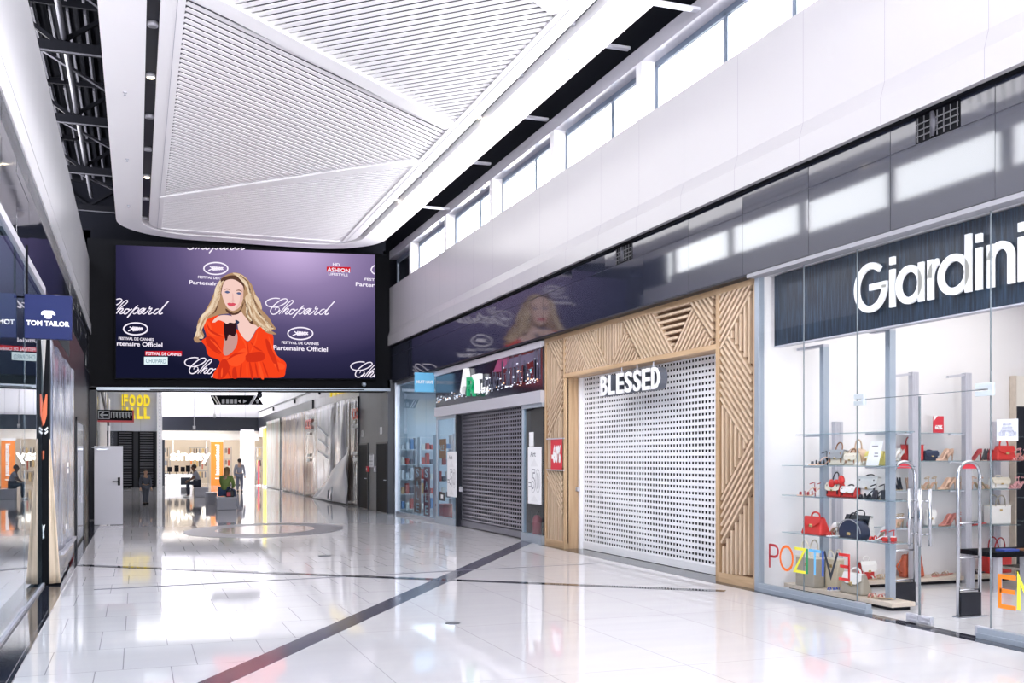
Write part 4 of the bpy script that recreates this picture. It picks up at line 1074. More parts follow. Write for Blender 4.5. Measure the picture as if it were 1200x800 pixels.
# ================================================================== DARK PANEL WALL BEYOND THE BEAM
XN = 7.05
EY0, EY1 = YB + .8, at_x(419, 560, 7.0).y - .05
m = MB(); m.box(XN, XN + .3, YB, EY1, 0, 4.0); struct('wall_right_dark', m, seam_mat('dark_wall_panels', (.045, .048, .062), (.015, .015, .02), 1.15, .3, .4, .02))
for k, (pa, pb) in enumerate(((421.5, 431), (442, 454))):
    a, b = at_x(pa, 560, XN - .01), at_x(pb, 560, XN - .01)
    e = bpy.data.objects.new('door_%d' % (3 + k), None); C.objects.link(e); e.location = (XN, (a.y + b.y) / 2, 0); e['kind'] = 'structure'
    m = MB(); m.box(XN - .02, XN + .01, b.y, a.y, .02, 2.1); m.build('leaf', BLACK, e)
    m = MB(); m.box(XN - .03, XN, b.y - .05, b.y, 0, 2.15); m.box(XN - .03, XN, a.y, a.y + .05, 0, 2.15); m.box(XN - .03, XN, b.y, a.y, 2.1, 2.15); m.build('door_frame', NAVY, e)
    m = MB(); m.tube([(XN - .03, b.y + .1, 1.0), (XN - .07, b.y + .1, 1.0), (XN - .07, b.y + .22, 1.0)], .012, 6); m.build('handle', ALU, e)
    p = at_x((425, 446.5)[k], (507.5, 504)[k], XN - .01)
    t = thing('door_sign', ('small white pictogram plate above the farther dark door', 'small white pictogram plate above the nearer dark door')[k], 'sign', (XN, p.y, p.z - .1)); m = MB(); m.rbox(XN - .02, XN, p.y - .13, p.y + .13, p.z - .12, p.z + .1, .006); m.build('plate', LETP, t)
    m = MB(); m.box(XN - .023, XN - .02, p.y - .03, p.y + .03, p.z - .08, p.z + .03); m.ell((XN - .021, p.y, p.z + .05), .003, .025, .025); m.build('pictogram', LETG, t)
t = thing('notice_board', 'white notice panel between the two dark doors', 'notice', (XN, 33, 1.7)); p0, p1 = at_x(432.5, 547, XN - .02), at_x(437.5, 532, XN - .02)
m = MB(); m.rbox(XN - .03, XN, p1.y, p0.y, p0.z, p1.z, .006); m.build('panel', PAPER, t); m = MB()
for i in range(4): m.box(XN - .033, XN - .03, p1.y + .05, p0.y - .05, p0.z + .08 + .1 * i, p0.z + .1 + .1 * i)
m.build('lettering', LETG, t)
for px, col, lab in ((431, RED, 'small red call point between the dark doors'), (440, ALUL, 'small grey call point beside the nearer dark door')):
    p = at_x(px, 549, XN - .02); t = thing('call_point', lab, 'call point', (XN, p.y, p.z - .08)); m = MB(); m.rbox(XN - .06, XN, p.y - .1, p.y + .1, p.z - .1, p.z + .08, .01); m.build('box', col, t); m = MB(); m.box(XN - .065, XN - .058, p.y - .05, p.y + .05, p.z - .05, p.z + .03); m.build('button', LETP, t)
# ================================================================== SHOE AND BAG SHOP
SW = 11.0
m = MB(); m.box(XG + .06, 13, SW - .03, SW + .0, 0, 3.93); struct('wall_shop_side', m, SHOPW)
m = MB(); m.box(12.9, 13, 3.5, SW, 0, 3.95); m.box(XG + .03, 13, 3.4, 3.5, 0, 3.95); struct('wall_shop_back', m, SHOPW)
m = MB(); m.box(XG + .02, 13, 3.4, SW, 3.93, 4.0); struct('ceiling_shop_bright', m, WHITE)
m = MB(); m.box(XG + .03, 13, 3.5, SW, -.01, .004); struct('floor_shop', m, SHOPF)
# front: base rail, fixed panes, double glass door
m = MB(); m.box(XG - .02, XG + .06, SW - .09, SW, .0, 3.92); struct('trim_15b', m, ALUB)
gd = [at_x(p, 650, XG).y for p in (942, 1004.5, 1018, 1077.7, 1148, 1161)]
e = bpy.data.objects.new('window_30', None); C.objects.link(e); e.location = (XG, 9.8, 0); e['kind'] = 'structure'
m = MB(); m.box(XG - .045, XG + .05, gd[2], SW - .09, .0, .05); m.box(XG - .03, XG + .035, gd[2], SW - .09, .05, .1); m.build('base_rail', ALUB, e)
for a, b in ((gd[0] + .003, SW - .09), (gd[1] + .003, gd[0] - .003)):
    m = MB(); m.box(XG - .005, XG + .005, a, b, .1, 3.92); m.build('pane', GLASS, e)
m = MB()
for y in gd[:2]: m.box(XG - .006, XG + .006, y - .0035, y + .0035, .1, 3.92)
m.build('glass_joint', GLASSEDGE, e)
e = bpy.data.objects.new('window_31', None); C.objects.link(e); e.location = (XG, 6, 0); e['kind'] = 'structure'
m = MB(); m.box(XG - .045, XG + .05, 3.4, gd[4], .0, .05); m.box(XG - .03, XG + .035, 3.4, gd[4], .05, .1); m.build('base_rail', ALUB, e)
m = MB(); m.box(XG - .005, XG + .005, 3.4, gd[5] - .003, .1, 3.92); m.build('pane', GLASS, e)
DT = at_x(1078, 463, XG).z
m = MB(); m.box(XG - .005, XG + .005, gd[5] + .003, gd[1] - .003, DT + .01, 3.92); m.build('pane', GLASS, e)
m = MB(); m.box(XG - .006, XG + .006, gd[5] - .004, gd[5] + .004, .1, 3.92); m.box(XG - .005, XG + .005, gd[5], gd[1], DT, DT + .008); m.build('glass_joint', GLASSEDGE, e)
for k, (a, b, hinge) in enumerate(((gd[3] + .004, gd[1] - .004, gd[1]), (gd[5] + .004, gd[3] - .004, gd[5]))):
    e = bpy.data.objects.new('door_%d' % (1 + k), None); C.objects.link(e); e.location = (XG, (a + b) / 2, 0); e['kind'] = 'structure'
    m = MB(); m.box(XG - .005, XG + .005, a, b, .02, DT - .006); m.build('pane', GLASS, e)
    s = 1 if k == 0 else -1
    m = MB(); c = gd[3] + s * .05; m.box(XG - .007, XG + .007, gd[3] + s * .002, gd[3] + s * .010, .02, DT - .01); m.build('glass_edge', GLASSEDGE, e)
    lo, hi = (gd[3] + .005, gd[3] + .17) if k == 0 else (gd[3] - .17, gd[3] - .005)
    m = MB(); m.rbox(XG - .022, XG + .022, lo, hi, .02, .1, .006); m.rbox(XG - .03, XG - .02, lo + .02, lo + .12, .03, .05, .003); m.rbox(XG - .03, XG - .02, lo + .02, lo + .12, .07, .09, .003); m.build('bottom_clamp', ALUL, e)
    hz = at_x(1063, 572, XG).z, at_x(1063, 638, XG).z
    for xo in (-.06, .06):
        yc = gd[3] + s * .075; m = MB(); m.tube([(XG + xo, yc, hz[1]), (XG + xo, yc, hz[0])], .017, 12); m.tube([(XG, yc, hz[1] + .12), (XG + xo, yc, hz[1] + .12)], .01, 8); m.tube([(XG, yc, hz[0] - .12), (XG + xo, yc, hz[0] - .12)], .01, 8); m.build('handle', CHROME, e, True)
    m = MB()
    y0, y1 = (hinge - .13, hinge + .035) if k == 0 else (hinge - .035, hinge + .17)
    m.rbox(XG - .02, XG + .02, y0, y1, DT - .055, DT - .008, .004); m.rbox(XG - .02, XG + .02, y0, y1, DT + .012, DT + .065, .004); m.rbox(XG - .018, XG + .018, y0, y0 + .05, DT - .01, DT + .014, .003); m.build('top_clamp', M('clamp_white_metal_%d' % k, (.6, .66, .7), .3, .2), e)
    m = MB(); m.rbox(XG - .02, XG + .02, y0, y1, .02, .11, .006); m.build('bottom_clamp', ALUL, e)
# sign board with round lettering
XI = 7.45
brush = bpy.data.materials.new('brushed_navy_board'); n, l = nodes(brush); b = n['Principled BSDF']; b.inputs['Roughness'].default_value = .3
t = n.new('ShaderNodeTexCoord'); mp = n.new('ShaderNodeMapping'); mp.inputs['Scale'].default_value = (1, 22, 1.6); x = n.new('ShaderNodeTexNoise'); x.inputs['Scale'].default_value = 1.6; x.inputs['Detail'].default_value = 6
r = n.new('ShaderNodeValToRGB'); r.color_ramp.elements[0].position = .42; r.color_ramp.elements[1].position = .78; r.color_ramp.elements[0].color = (.004, .009, .022, 1); r.color_ramp.elements[1].color = (.035, .075, .13, 1)
l.new(t.outputs['Object'], mp.inputs[0]); l.new(mp.outputs[0], x.inputs['Vector']); l.new(x.outputs['Fac'], r.inputs[0]); l.new(r.outputs[0], b.inputs['Base Color'])
gs = thing('shop_sign', 'large navy sign board with white Giardini letters behind the shop glass', 'sign', (XI, 8, 3.04))
gy = at_x(907.5, 360, XI).y
m = MB(); m.box(XI, XI + .1, 3.6, gy, 3.045, 3.915); m.build('board', brush, gs)
m = MB(); m.box(XI - .004, XI + .104, 3.6, gy + .004, 3.03, 3.045); m.build('edge_strip', ALUL, gs)
bl, xh, ca, asc = 3.225, 3.62, 3.74, 3.775; sw = .070
def gl(px): return at_x(px, 340, XI - .02).y
def giardini_letter(ch, px0, px1):
    a, b = gl(px0), gl(px1); w = a - b; m = MB(); h = xh - bl
    S = lambda pts, closed=False, ww=sw: stroke_mesh(m, pts, ww, (XI - .035, a, bl), YF, UP, XF, .03, closed)
    r = sw / 2
    if ch == 'G':
        H = ca - bl + .02; S(arc(w * .5, H / 2 - .01, w * .5 - r, H / 2 - r, 48, 360, 40)); S([(w * .48, H / 2 - .01), (w, H / 2 - .01)])
    elif ch == 'i': S([(w / 2, 0), (w / 2, h)]); S([(w / 2, ca - bl - .07), (w / 2, ca - bl + .01)])
    elif ch in 'ad':
        S(arc((w - r) * .5 + .0, h / 2, (w - r) * .5 - r * .2, h / 2 - r, 0, 360, 40)[:-1], True); S([(w - r, 0), (w - r, h if ch == 'a' else asc - bl)])
    elif ch == 'r': S([(r, 0), (r, h)]); S(arc(w * .95, h * .5, w * .95 - r, h * .5 - r, 175, 95, 10))
    elif ch == 'n': S([(r, 0), (r, h)]); S([(w - r, 0), (w - r, h * .55)] + arc(w / 2, h - w / 2 + .01, w / 2 - r, w / 2 - r, 0, 180, 20))
    m.build('letter', LETW, gs)
for ch, a, b in (('G', 1004.5, 1042.5), ('i', 1045.7, 1051.8), ('a', 1055.5, 1085.5), ('r', 1090.5, 1104), ('d', 1105, 1141.3), ('i', 1147, 1153.8), ('n', 1160.8, 1192), ('i', 1197, 1204.5)): giardini_letter(ch, a, b)
# coloured letters stuck on the glass
LC = [('P', 'dark red', (.42, .02, .03), 902, 912.5), ('O', 'orange', (.85, .16, .01), 913.7, 929.8), ('Z', 'yellow', (.85, .8, .05), 930.5, 944), ('I', 'green', (.01, .3, .1), 944.6, 947.2), ('T', 'light blue', (.15, .5, .85), 948, 962), ('J', 'blue', (.02, .1, .5), 963.2, 965.6), ('V', 'black', (.02, .025, .04), 966, 981.5), ('E', 'red', (.6, .02, .02), 983, 996), ('F', 'orange', (.9, .22, .01), 1170, 1190.6), ('N', 'yellow', (.85, .8, .05), 1194, 1212)]
ST = {'P': [[(0, 0), (0, 1)], [(0, .96), (.5, .96)] + arc(.5, .72, .45, .24, 90, -90, 10) + [(0, .48)]], 'Z': [[(.05, .96), (.95, .96), (.05, .04), (1, .04)]], 'I': [[(.5, 0), (.5, 1)]], 'J': [[(.5, 0), (.5, 1)]], 'T': [[(0, .96), (1, .96)], [(.5, .96), (.5, 0)]], 'V': [[(0, 1), (.5, .05), (1, 1)]], 'E': [[(0, .96), (.92, .96), (.92, .04), (0, .04)], [(.1, .52), (.92, .52)]], 'F': [[(1, .96), (.08, .96), (.08, .04), (1, .04)], [(.08, .52), (.95, .52)]], 'N': [[(0, 0), (0, 1), (.95, 0), (.95, 1)]]}
nm_ = {'J': 'I', 'F': 'E'}
for ch, cn, col, p0, p1 in LC:
    X = XG - .007; a, b = at_x(p0, 660, X).y, at_x(p1, 660, X).y; w = a - b; m = MB(); H = .29
    if ch == 'O': stroke_mesh(m, arc(w / 2, H / 2, w / 2 - .012, H / 2 - .005, 0, 360, 32)[:-1], .032, (X, a, .315), YF, UP, XF, .002, True)
    else:
        for s_ in ST[ch]: stroke_mesh(m, [(u * w, v * H) for u, v in s_], .032 if ch not in 'FN' else .04, (X, a, .315), YF, UP, XF, .002)
    lab = '%s letter %s stuck on the shop glass' % (cn, {'E': 'E facing backwards', 'F': 'E beside the door, low', 'J': 'I between T and V', 'I': 'I between Z and T', 'N': 'N at the right edge, low'}.get(ch, ch))
    tag(m.build('glass_letter', M('sticker_' + cn.replace(' ', '_') + ch, col, .5)), lab, 'letter', 'coloured letters on the shop glass')
# opening-hours notice on the glass
X = XG + .012; a, b = at_x(1168, 493, X), at_x(1193, 493, X); z1, z0 = at_x(1180, 491, X).z, at_x(1180, 516.5, X).z
t = thing('opening_hours_sign', 'pale opening hours sticker on the glass above the red flap bag', 'sign', (X, (a.y + b.y) / 2, z0))
m = MB(); m.box(X, X + .002, b.y, a.y, z0, z1); m.build('sheet', M('frosted_sheet', (.8, .8, .86), .6), t)
GT = M('lavender_print', (.42, .42, .52), .6)
for s, fx, fz, fw, h in (('10.00 - 22.00', .08, .22, .84, .042), ('МАГАЗИН', .3, .72, .4, .018), ('«Giardini»', .25, .57, .5, .024), ('РЕЖИМ РАБОТЫ', .2, .42, .6, .018)):
    m = MB(); text(m, s, (X - .002, a.y - (a.y - b.y) * fx, z0 + (z1 - z0) * fz), YF, UP, XF, (a.y - b.y) * fw, h, 0.001); m.build('lettering', GT, t)
# ---- shelving
def post(parent, x, y, z1, w=.075):
    m = MB(); m.box(x - w / 2, x + w / 2, y - w / 2, y + w / 2, 0.0, z1)
    for o in (-.018, .018): m.box(x - w / 2 - .003, x + w / 2 + .003, y + o - .003, y + o + .003, 0.02, z1 - .01)
    return m.build('post', ALUB if parent is U1 else ALUL, parent)
X1 = 7.62
U1 = thing('display_shelving', 'free-standing glass shelving with metal posts in the shop window', 'shelving', (7.85, 9.8, 0))
uy1 = SW - .12; uy0 = at_x(1045, 700, X1).y
m = MB(); m.rbox(X1, X1 + .32, uy0, uy1, .045, .095, .006); m.build('plinth_board', PLINTH, U1)
m = MB(); m.box(X1 + .06, X1 + .29, uy0 + .05, uy1 - .03, .0, .045); m.build('plinth_base', BLACK, U1)
for px, zt in ((966, 3.0), (1043.5, 3.06)):
    y = at_x(px, 600, X1 + .2).y
    m = MB(); w = .075; m.box(X1 + .16, X1 + .24, y - w / 2, y + w / 2, .095, zt)
    for o in (-.018, .018): m.box(X1 + .157, X1 + .243, y + o - .003, y + o + .003, .1, zt - .01)
    m.build('post', ALUB, U1)
    m = MB(); m.box(X1 + .16, X1 + .24, y - .035, y + .5 if px < 1000 else y + .3, zt, zt + .03); m.build('lamp_arm', ALUL, U1)
y_ = at_x(981, 600, X1 + .55).y
for z, pa, pb in ((1.945, 932, 1045), (1.568, 916, 1046), (1.195, 916, 1046), (.732, 916, 1043)):
    ya, yb = at_x(pb, 600, X1).y, min(SW - .05, at_x(pa, 600, X1).y)
    m = MB(); m.rbox(X1, X1 + .31, ya, yb, z - .012, z, .003); m.build('shelf', SHELFG, U1)
    m = MB()
    for px in (966, 1043.5):
        y = at_x(px, 600, X1 + .2).y; m.box(X1 + .17, X1 + .23, y + .04, y + .38, z - .03, z - .013)
    m.build('bracket', ALUL, U1)
Y2 = 10.62
U2 = thing('display_shelving', 'glass wall shelving with metal posts along the white side wall', 'shelving', (9.9, 10.85, 0))
xa, xb = at_y(1005, 680, Y2).x, at_y(1189, 668, Y2).x
m = MB(); m.rbox(xa, xb, Y2, SW - .035, .05, .10, .006); m.build('plinth_board', PLINTH, U2)
m = MB(); m.box(xa + .03, xb - .03, Y2 + .07, SW - .06, 0, .05); m.build('plinth_base', BLACK, U2)
for px, py in ((1070, 436), (1132, 437)):
    p = at_y(px, py, Y2 + .02)
    m = MB(); m.box(p.x - .05, p.x + .05, Y2 - .03, Y2 + .05, .0, p.z)
    for o in (-.022, .022): m.box(p.x + o - .004, p.x + o + .004, Y2 - .034, Y2 - .03, .02, p.z - .01)
    m.build('post', ALUL, U2)
    m = MB(); m.bar((p.x, Y2 + .01, p.z - .02), (p.x - .32, Y2 + .01, p.z - .06), .04, .03); m.build('lamp_arm', ALUL, U2)
for px in (981, 1166):
    p = at_y(px, 494, SW - .06); m = MB(); m.box(p.x - .06, p.x + .06, SW - .1, SW - .03, 0.1, p.z)
    for o in (-.02, .02): m.box(p.x + o - .004, p.x + o + .004, SW - .104, SW - .1, .1, p.z - .01)
    m.build('post', ALUL, U2)
for z, pa, pb in ((1.985, 1047, 1128), (1.62, 1040, 1196), (1.24, 1040, 1196), (.76, 1040, 1196)):
    x0, x1 = at_y(pa, 540, Y2).x, at_y(pb, 540, Y2).x
    m = MB(); m.rbox(x0, x1, Y2, SW - .04, z - .012, z, .003); m.build('shelf', SHELFG, U2)
    m = MB()
    for px in (1070, 1132):
        p = at_y(px, 540, Y2 + .02); m.box(p.x - .28, p.x - .05, Y2 + .0, Y2 + .04, z - .03, z - .013)
    m.build('bracket', ALUL, U2)
# dark shoe rack at the right end of the side wall
U3 = thing('shoe_rack', 'dark backed shoe rack with slim glass shelves at the right picture edge', 'rack', (11.9, 10.7, 0))
x0 = at_y(1190, 560, SW - .12).x; x1 = x0 + 1.0
zt = at_y(1190, 440, SW - .12).z; zm = at_y(1195, 476, SW - .12).z
m = MB(); m.box(x0, x1, SW - .12, SW - .04, .05, zm); m.build('back_panel', NAVY, U3)
m = MB(); m.box(x0, x1, SW - .12, SW - .04, zm, zt); m.build('header', CREAM, U3)
m = MB(); m.box(x0 - .02, x0, SW - .14, SW - .04, 0, zt); m.build('side_panel', PLINTH, U3)
for z in (.35, .8, 1.12, 1.45, 1.95):
    m = MB(); m.box(x0, x1, Y2 - .02, SW - .1, z - .012, z); m.build('shelf', SHELFG, U3)
# ---- red 60% card, white leaning card
p0, p1 = at_y(1093.7, 507, Y2 + .08), at_y(1106, 487.5, Y2 + .08)
t = thing('price_card', 'red 60% sale card standing on the top shelf of the side wall', 'card', ((p0.x + p1.x) / 2, Y2 + .08, 1.985))
m = MB(); m.box(p0.x, p1.x, Y2 + .08, Y2 + .09, 1.985, p1.z); m.build('card', RED, t)
m = MB(); text(m, '60%', (p0.x + .025, Y2 + .077, 2.03), XR, UP, YF, p1.x - p0.x - .05, .06, .002, bold=.04); m.build('lettering', LETP, t)
m = MB(); m.add([(p0.x, Y2 + .078, p1.z), (p0.x + .07, Y2 + .078, p1.z), (p0.x, Y2 + .078, p1.z - .07)], [(0, 2, 1)]); m.build('corner_print', LETP, t)
XC = X1 + .06
a, b = at_x(1014.5, 544, XC), at_x(1029, 544, XC); c, d = at_x(1035, 517, XC), at_x(1021, 516, XC)
t = thing('info_card', 'tilted white card standing before the yellow bag on the upper glass shelf', 'card', (XC, (a.y + b.y) / 2, 1.57))
m = MB(); m.prism([(XC, a.y, 1.57), (XC, b.y, 1.57), (XC, c.y, 1.84), (XC, d.y, 1.84)], (.004, 0, 0)); m.build('card', PAPER, t)
m = MB()
for z, f in ((1.78, .6), (1.70, .35), (1.67, .4)): m.box(XC - .002, XC, b.y + .0, b.y + .0 + f * (a.y - b.y) * .8, z, z + .012)
m.build('lettering', LETG, t)
# ---- bags
BM = {}
def bm_(name, col, rough=.4):
    if name not in BM: BM[name] = M('leather_' + name, col, rough)
    return BM[name]
GOLD = M('gold_clasp', (.75, .55, .25), .25, 1.0)
COL = dict(red=(.60, .025, .02), darkred=(.35, .02, .03), black=(.012, .015, .025), navy=(.02, .03, .07), cream=(.72, .66, .55), white=(.82, .8, .78), grey=(.32, .33, .35), taupe=(.36, .32, .26), gold=(.55, .47, .34), peach=(.78, .55, .4), yellow=(.85, .72, .22), nude=(.70, .45, .33), rose=(.55, .2, .17), brown=(.3, .13, .06), brick=(.5, .09, .03), pink=(.8, .4, .42), tan=(.55, .4, .25), blue=(.04, .08, .4), leopard=(.35, .2, .1))
def L(c): return bm_(c, COL[c])
def arch(w, z0, z1, y, lean=0.0, n=12):
    return [(-w / 2 * math.cos(math.pi * k / n), y + lean * math.sin(math.pi * k / n), z0 + (z1 - z0) * math.sin(math.pi * k / n) ** .7) for k in range(n + 1)]
def bag(style, c1, c2, w, h, d, pos, rz, label, hh=.1, grp=None, ch=None):
    t = thing('handbag', label, 'bag', pos, rz, grp or 'handbags on the shop shelves'); A, B = L(c1), L(c2); H = L(ch or c2)
    if style in ('satchel', 'box'):
        m = MB(); m.rbox(-w / 2, w / 2, -d / 2, d / 2, 0, h, .022, 3, .94, .62); m.build('body', A, t, local=True)
        m = MB(); m.loft([[(-w * .485, d * .2, h - .003), (w * .485, d * .2, h - .003)], [(-w * .49, -d * .28, h + .008), (w * .49, -d * .28, h + .008)], [(-w * .50, -d * .46, h * .84), (w * .50, -d * .46, h * .84)], [(-w * .47, -d * .52, h * .55), (w * .47, -d * .52, h * .55)], [(-w * .3, -d * .53, h * .46), (w * .3, -d * .53, h * .46)]]); o = m.build('flap', B, t, local=True)
        s = o.modifiers.new('thick', 'SOLIDIFY'); s.thickness = .008
        m = MB(); m.rbox(-.022, .022, -d * .56 - .006, -d * .5, h * .42, h * .56, .004); m.build('clasp', GOLD, o, local=True)
        m = MB(); m.tube(arch(w * .42, h, h + hh, -.01, .02), .008, 8); m.build('handle', H, t, True, local=True)
        m = MB(); m.box(-w * .38, -w * .33, -d * .54, -d * .47, h * .2, h * .9); m.box(w * .33, w * .38, -d * .54, -d * .47, h * .2, h * .9); m.build('strap', H, t, local=True)
    elif style == 'tote':
        m = MB(); m.rbox(-w / 2, w / 2, -d / 2, d / 2, 0, h, .018, 3, 1.16, .7); o = m.build('body', A, t, local=True)
        m = MB(); m.rbox(-w * .59, w * .59, -d * .37, d * .37, h * .96, h * 1.01, .006); m.build('rim', B, o, local=True)
        for y in (-d * .3, d * .3):
            m = MB(); m.tube(arch(w * .5, h * .86, h + hh, y, -.02 if y < 0 else .02), .009, 8); m.build('handle', H, t, True, local=True)
        m = MB(); m.box(-.02, .02, -d * .44, -d * .4, h * .7, h * .8); m.build('clasp', GOLD, o, local=True)
    elif style == 'dome':
        m = MB(); prof = [(-w * .46, 0), (w * .46, 0)] + [(w * .5 * math.cos(math.pi * k / 14), h * (.28 + .72 * math.sin(math.pi * k / 14))) for k in range(15)]
        bm = bmesh.new(); f1 = [bm.verts.new((x, -d / 2, z)) for x, z in prof]; f2 = [bm.verts.new((x, d / 2, z)) for x, z in prof]
        bm.faces.new(f1); bm.faces.new(list(reversed(f2)))
        for i in range(len(prof)): bm.faces.new((f1[i], f2[i], f2[(i + 1) % len(prof)], f1[(i + 1) % len(prof)]))
        ed = [e for e in bm.edges if (e.verts[0].co.y - e.verts[1].co.y) == 0]
        bmesh.ops.bevel(bm, geom=ed, offset=.025, segments=3, profile=.5, affect='EDGES', clamp_overlap=True); bmesh.ops.recalc_face_normals(bm, faces=bm.faces[:])
        m.bmadd(bm); o = m.build('body', A, t, True, local=True)
        m = MB(); m.tube(arch(w * .4, h * .95, h + hh, 0, .0), .009, 8); m.build('handle', H, t, True, local=True)
        m = MB(); m.tube([(w * .5 * math.cos(math.pi * k / 14), -d / 2 - .002, h * (.28 + .72 * math.sin(math.pi * k / 14))) for k in range(15)], .006, 6); m.build('piping', B, o, True, local=True)
        m = MB(); m.rbox(-.03, .03, -d / 2 - .012, -d / 2, h * .16, h * .32, .004); m.build('clasp', GOLD, o, local=True)
    elif style == 'trap':
        m = MB(); m.rbox(-w / 2, w / 2, -d / 2, d / 2, 0, h, .025, 3, .72, .45); m.build('body', A, t, local=True)
        m = MB(); m.loft([[(-w * .35, d * .15, h), (w * .35, d * .15, h)], [(-w * .37, -d * .26, h + .006), (w * .37, -d * .26, h + .006)], [(-w * .40, -d * .36, h * .72), (w * .40, -d * .36, h * .72)], [(-w * .2, -d * .43, h * .52), (w * .2, -d * .43, h * .52)]]); o = m.build('flap', B, t, local=True)
        s = o.modifiers.new('thick', 'SOLIDIFY'); s.thickness = .008
        m = MB(); m.rbox(-.03, .03, -d * .5, -d * .4, h * .44, h * .62, .006); m.build('clasp', GOLD, o, local=True)
        m = MB(); m.tube(arch(w * .4, h * .98, h + hh, -.0, .0), .011, 8); m.build('handle', H, t, True, local=True)
    elif style == 'backpack':
        m = MB(); m.rbox(-w / 2, w / 2, -d / 2, d / 2, 0, h, .03, 3, .8, .6); m.build('body', A, t, local=True)
        m = MB(); m.rbox(-w * .36, w * .36, -d * .62, -d * .4, h * .06, h * .5, .02); m.build('pocket', B, t, local=True)
        m = MB(); m.tube([(-w * .3, 0, h), (-w * .75, -.02, h * .5), (-w * .6, -.02, h * .2), (-w * .45, 0, .06)], .012, 8); m.build('strap', H, t, True, local=True)
        m = MB(); m.tube(arch(w * .3, h * .97, h + hh, 0), .01, 8); m.build('handle', H, t, True, local=True)
    return t
RW = -HP
def u1(px, dx, z): q = at_x(px, 600, X1 + dx); return (X1 + dx, q.y, z)
def u2(px, dy, z): q = at_y(px, 600, Y2 + dy); return (q.x, Y2 + dy, z)
S2, S3, S4, SP = 1.5685, 1.1955, .7325, .0955
bag('satchel', 'cream', 'grey', .28, .17, .13, u1(984, .17, S2), RW, 'cream satchel with a grey flap on the upper window shelf', .1, ch='brown')
bag('satchel', 'cream', 'cream', .2, .13, .1, u1(1000, .13, S2), RW, 'small cream bag with brown strap beside the grey flap satchel', .06, ch='brown')
bag('dome', 'peach', 'peach', .28, .2, .12, u1(1006, .24, S2), RW, 'peach rounded bag with loop handle behind the small cream bag', .1)
bag('box', 'yellow', 'yellow', .3, .15, .1, u1(1028, .26, S2), RW, 'yellow bag behind the white card on the upper window shelf', .03)
bag('satchel', 'red', 'cream', .26, .16, .12, u1(980, .17, S3), RW, 'red satchel with cream flap and black bow on the middle window shelf', .13, ch='black')
bag('box', 'red', 'white', .25, .12, .11, u1(997.5, .16, S3), RW, 'red box bag with white top beside the bow satchel', .03, ch='black')
bag('box', 'white', 'white', .34, .24, .1, u1(1020, .25, S3), RW, 'white bag with a black chain handle behind the black strappy heels', .03, ch='black')
bag('trap', 'red', 'red', .40, .21, .17, u1(956, .075, S4), RW, 'bright red trapezoid handbag on the lower window shelf', .06)
bag('dome', 'navy', 'grey', .40, .22, .15, u1(1001, .13, S4), RW, 'rounded navy black bag with gold plate on the lower window shelf', .07, ch='black')
bag('satchel', 'white', 'black', .42, .25, .1, u1(1008, .255, S4), RW, 'white bag with a black flap behind the rounded navy bag', .07, ch='black')
bag('tote', 'taupe', 'cream', .36, .36, .17, u1(949, .075, SP), RW, 'taupe tote bag with cream trim on the window plinth behind the letters I and T', .2)
bag('tote', 'gold', 'cream', .22, .36, .13, u1(978, .22, SP), RW, 'golden tote bag on the window plinth beside the taupe tote', .1)
bag('trap', 'taupe', 'white', .42, .23, .17, u1(1003, .14, SP), RW, 'grey and white trapezoid bag at the front of the window plinth', .07)
bag('satchel', 'red', 'white', .24, .22, .12, u2(1015, .16, .1005), 0, 'red satchel with white top low by the side wall', .07)
bag('tote', 'red', 'darkred', .27, .21, .13, u2(1069, .17, 1.6205), 0, 'red tote bag on the side wall shelf behind the tall post', .1)
bag('box', 'navy', 'navy', .22, .12, .11, u2(1089, .15, 1.6205), 0, 'small navy box bag with gold clasp beside the red tote', .02)
bag('box', 'darkred', 'darkred', .12, .13, .1, u2(1161, .22, 1.6205), 0, 'dark red bag peeking from behind the red flap bag', .03)
bag('trap', 'red', 'red', .36, .19, .16, u2(1176, .12, 1.6205), 0, 'red flap bag with loop handle under the opening hours sticker', .1)
bag('satchel', 'white', 'cream', .31, .14, .12, u2(1170, .14, 1.2405), 0, 'small white flap bag on the side wall middle shelf', .04)
bag('box', 'white', 'white', .16, .2, .08, u2(1089, .18, .7605), 0, 'narrow white bag with gold clasp on the side wall lower shelf', .03)
bag('tote', 'white', 'cream', .34, .26, .15, u2(1169, .15, .7605), 0, 'large white tote with tall strap on the side wall lower shelf', .13, ch='taupe')
bag('backpack', 'brick', 'brick', .34, .3, .15, u2(1068, .16, .1005), 0, 'orange brown backpack on the side wall plinth', .04)
bag('tote', 'red', 'red', .38, .26, .16, u2(1168, .16, .1005), 0, 'large red tote on the side wall plinth behind the black table', .22, ch='darkred')
# scarf on the bow satchel is part of that bag's look; ribbons of black and red
p = u1(974.5, .1, S3); m = MB(); m.ell((p[0], p[1], S3 + .16), .03, .05, .05); m.ell((p[0], p[1] - .18, S3 + .2), .03, .05, .06); m.ell((p[0], p[1] - .09, S3 + .18), .02, .05, .03)
tag(m.build('scarf_bow', L('red'), None, True), 'red and black bow tied on the cream flap satchel', 'bow')
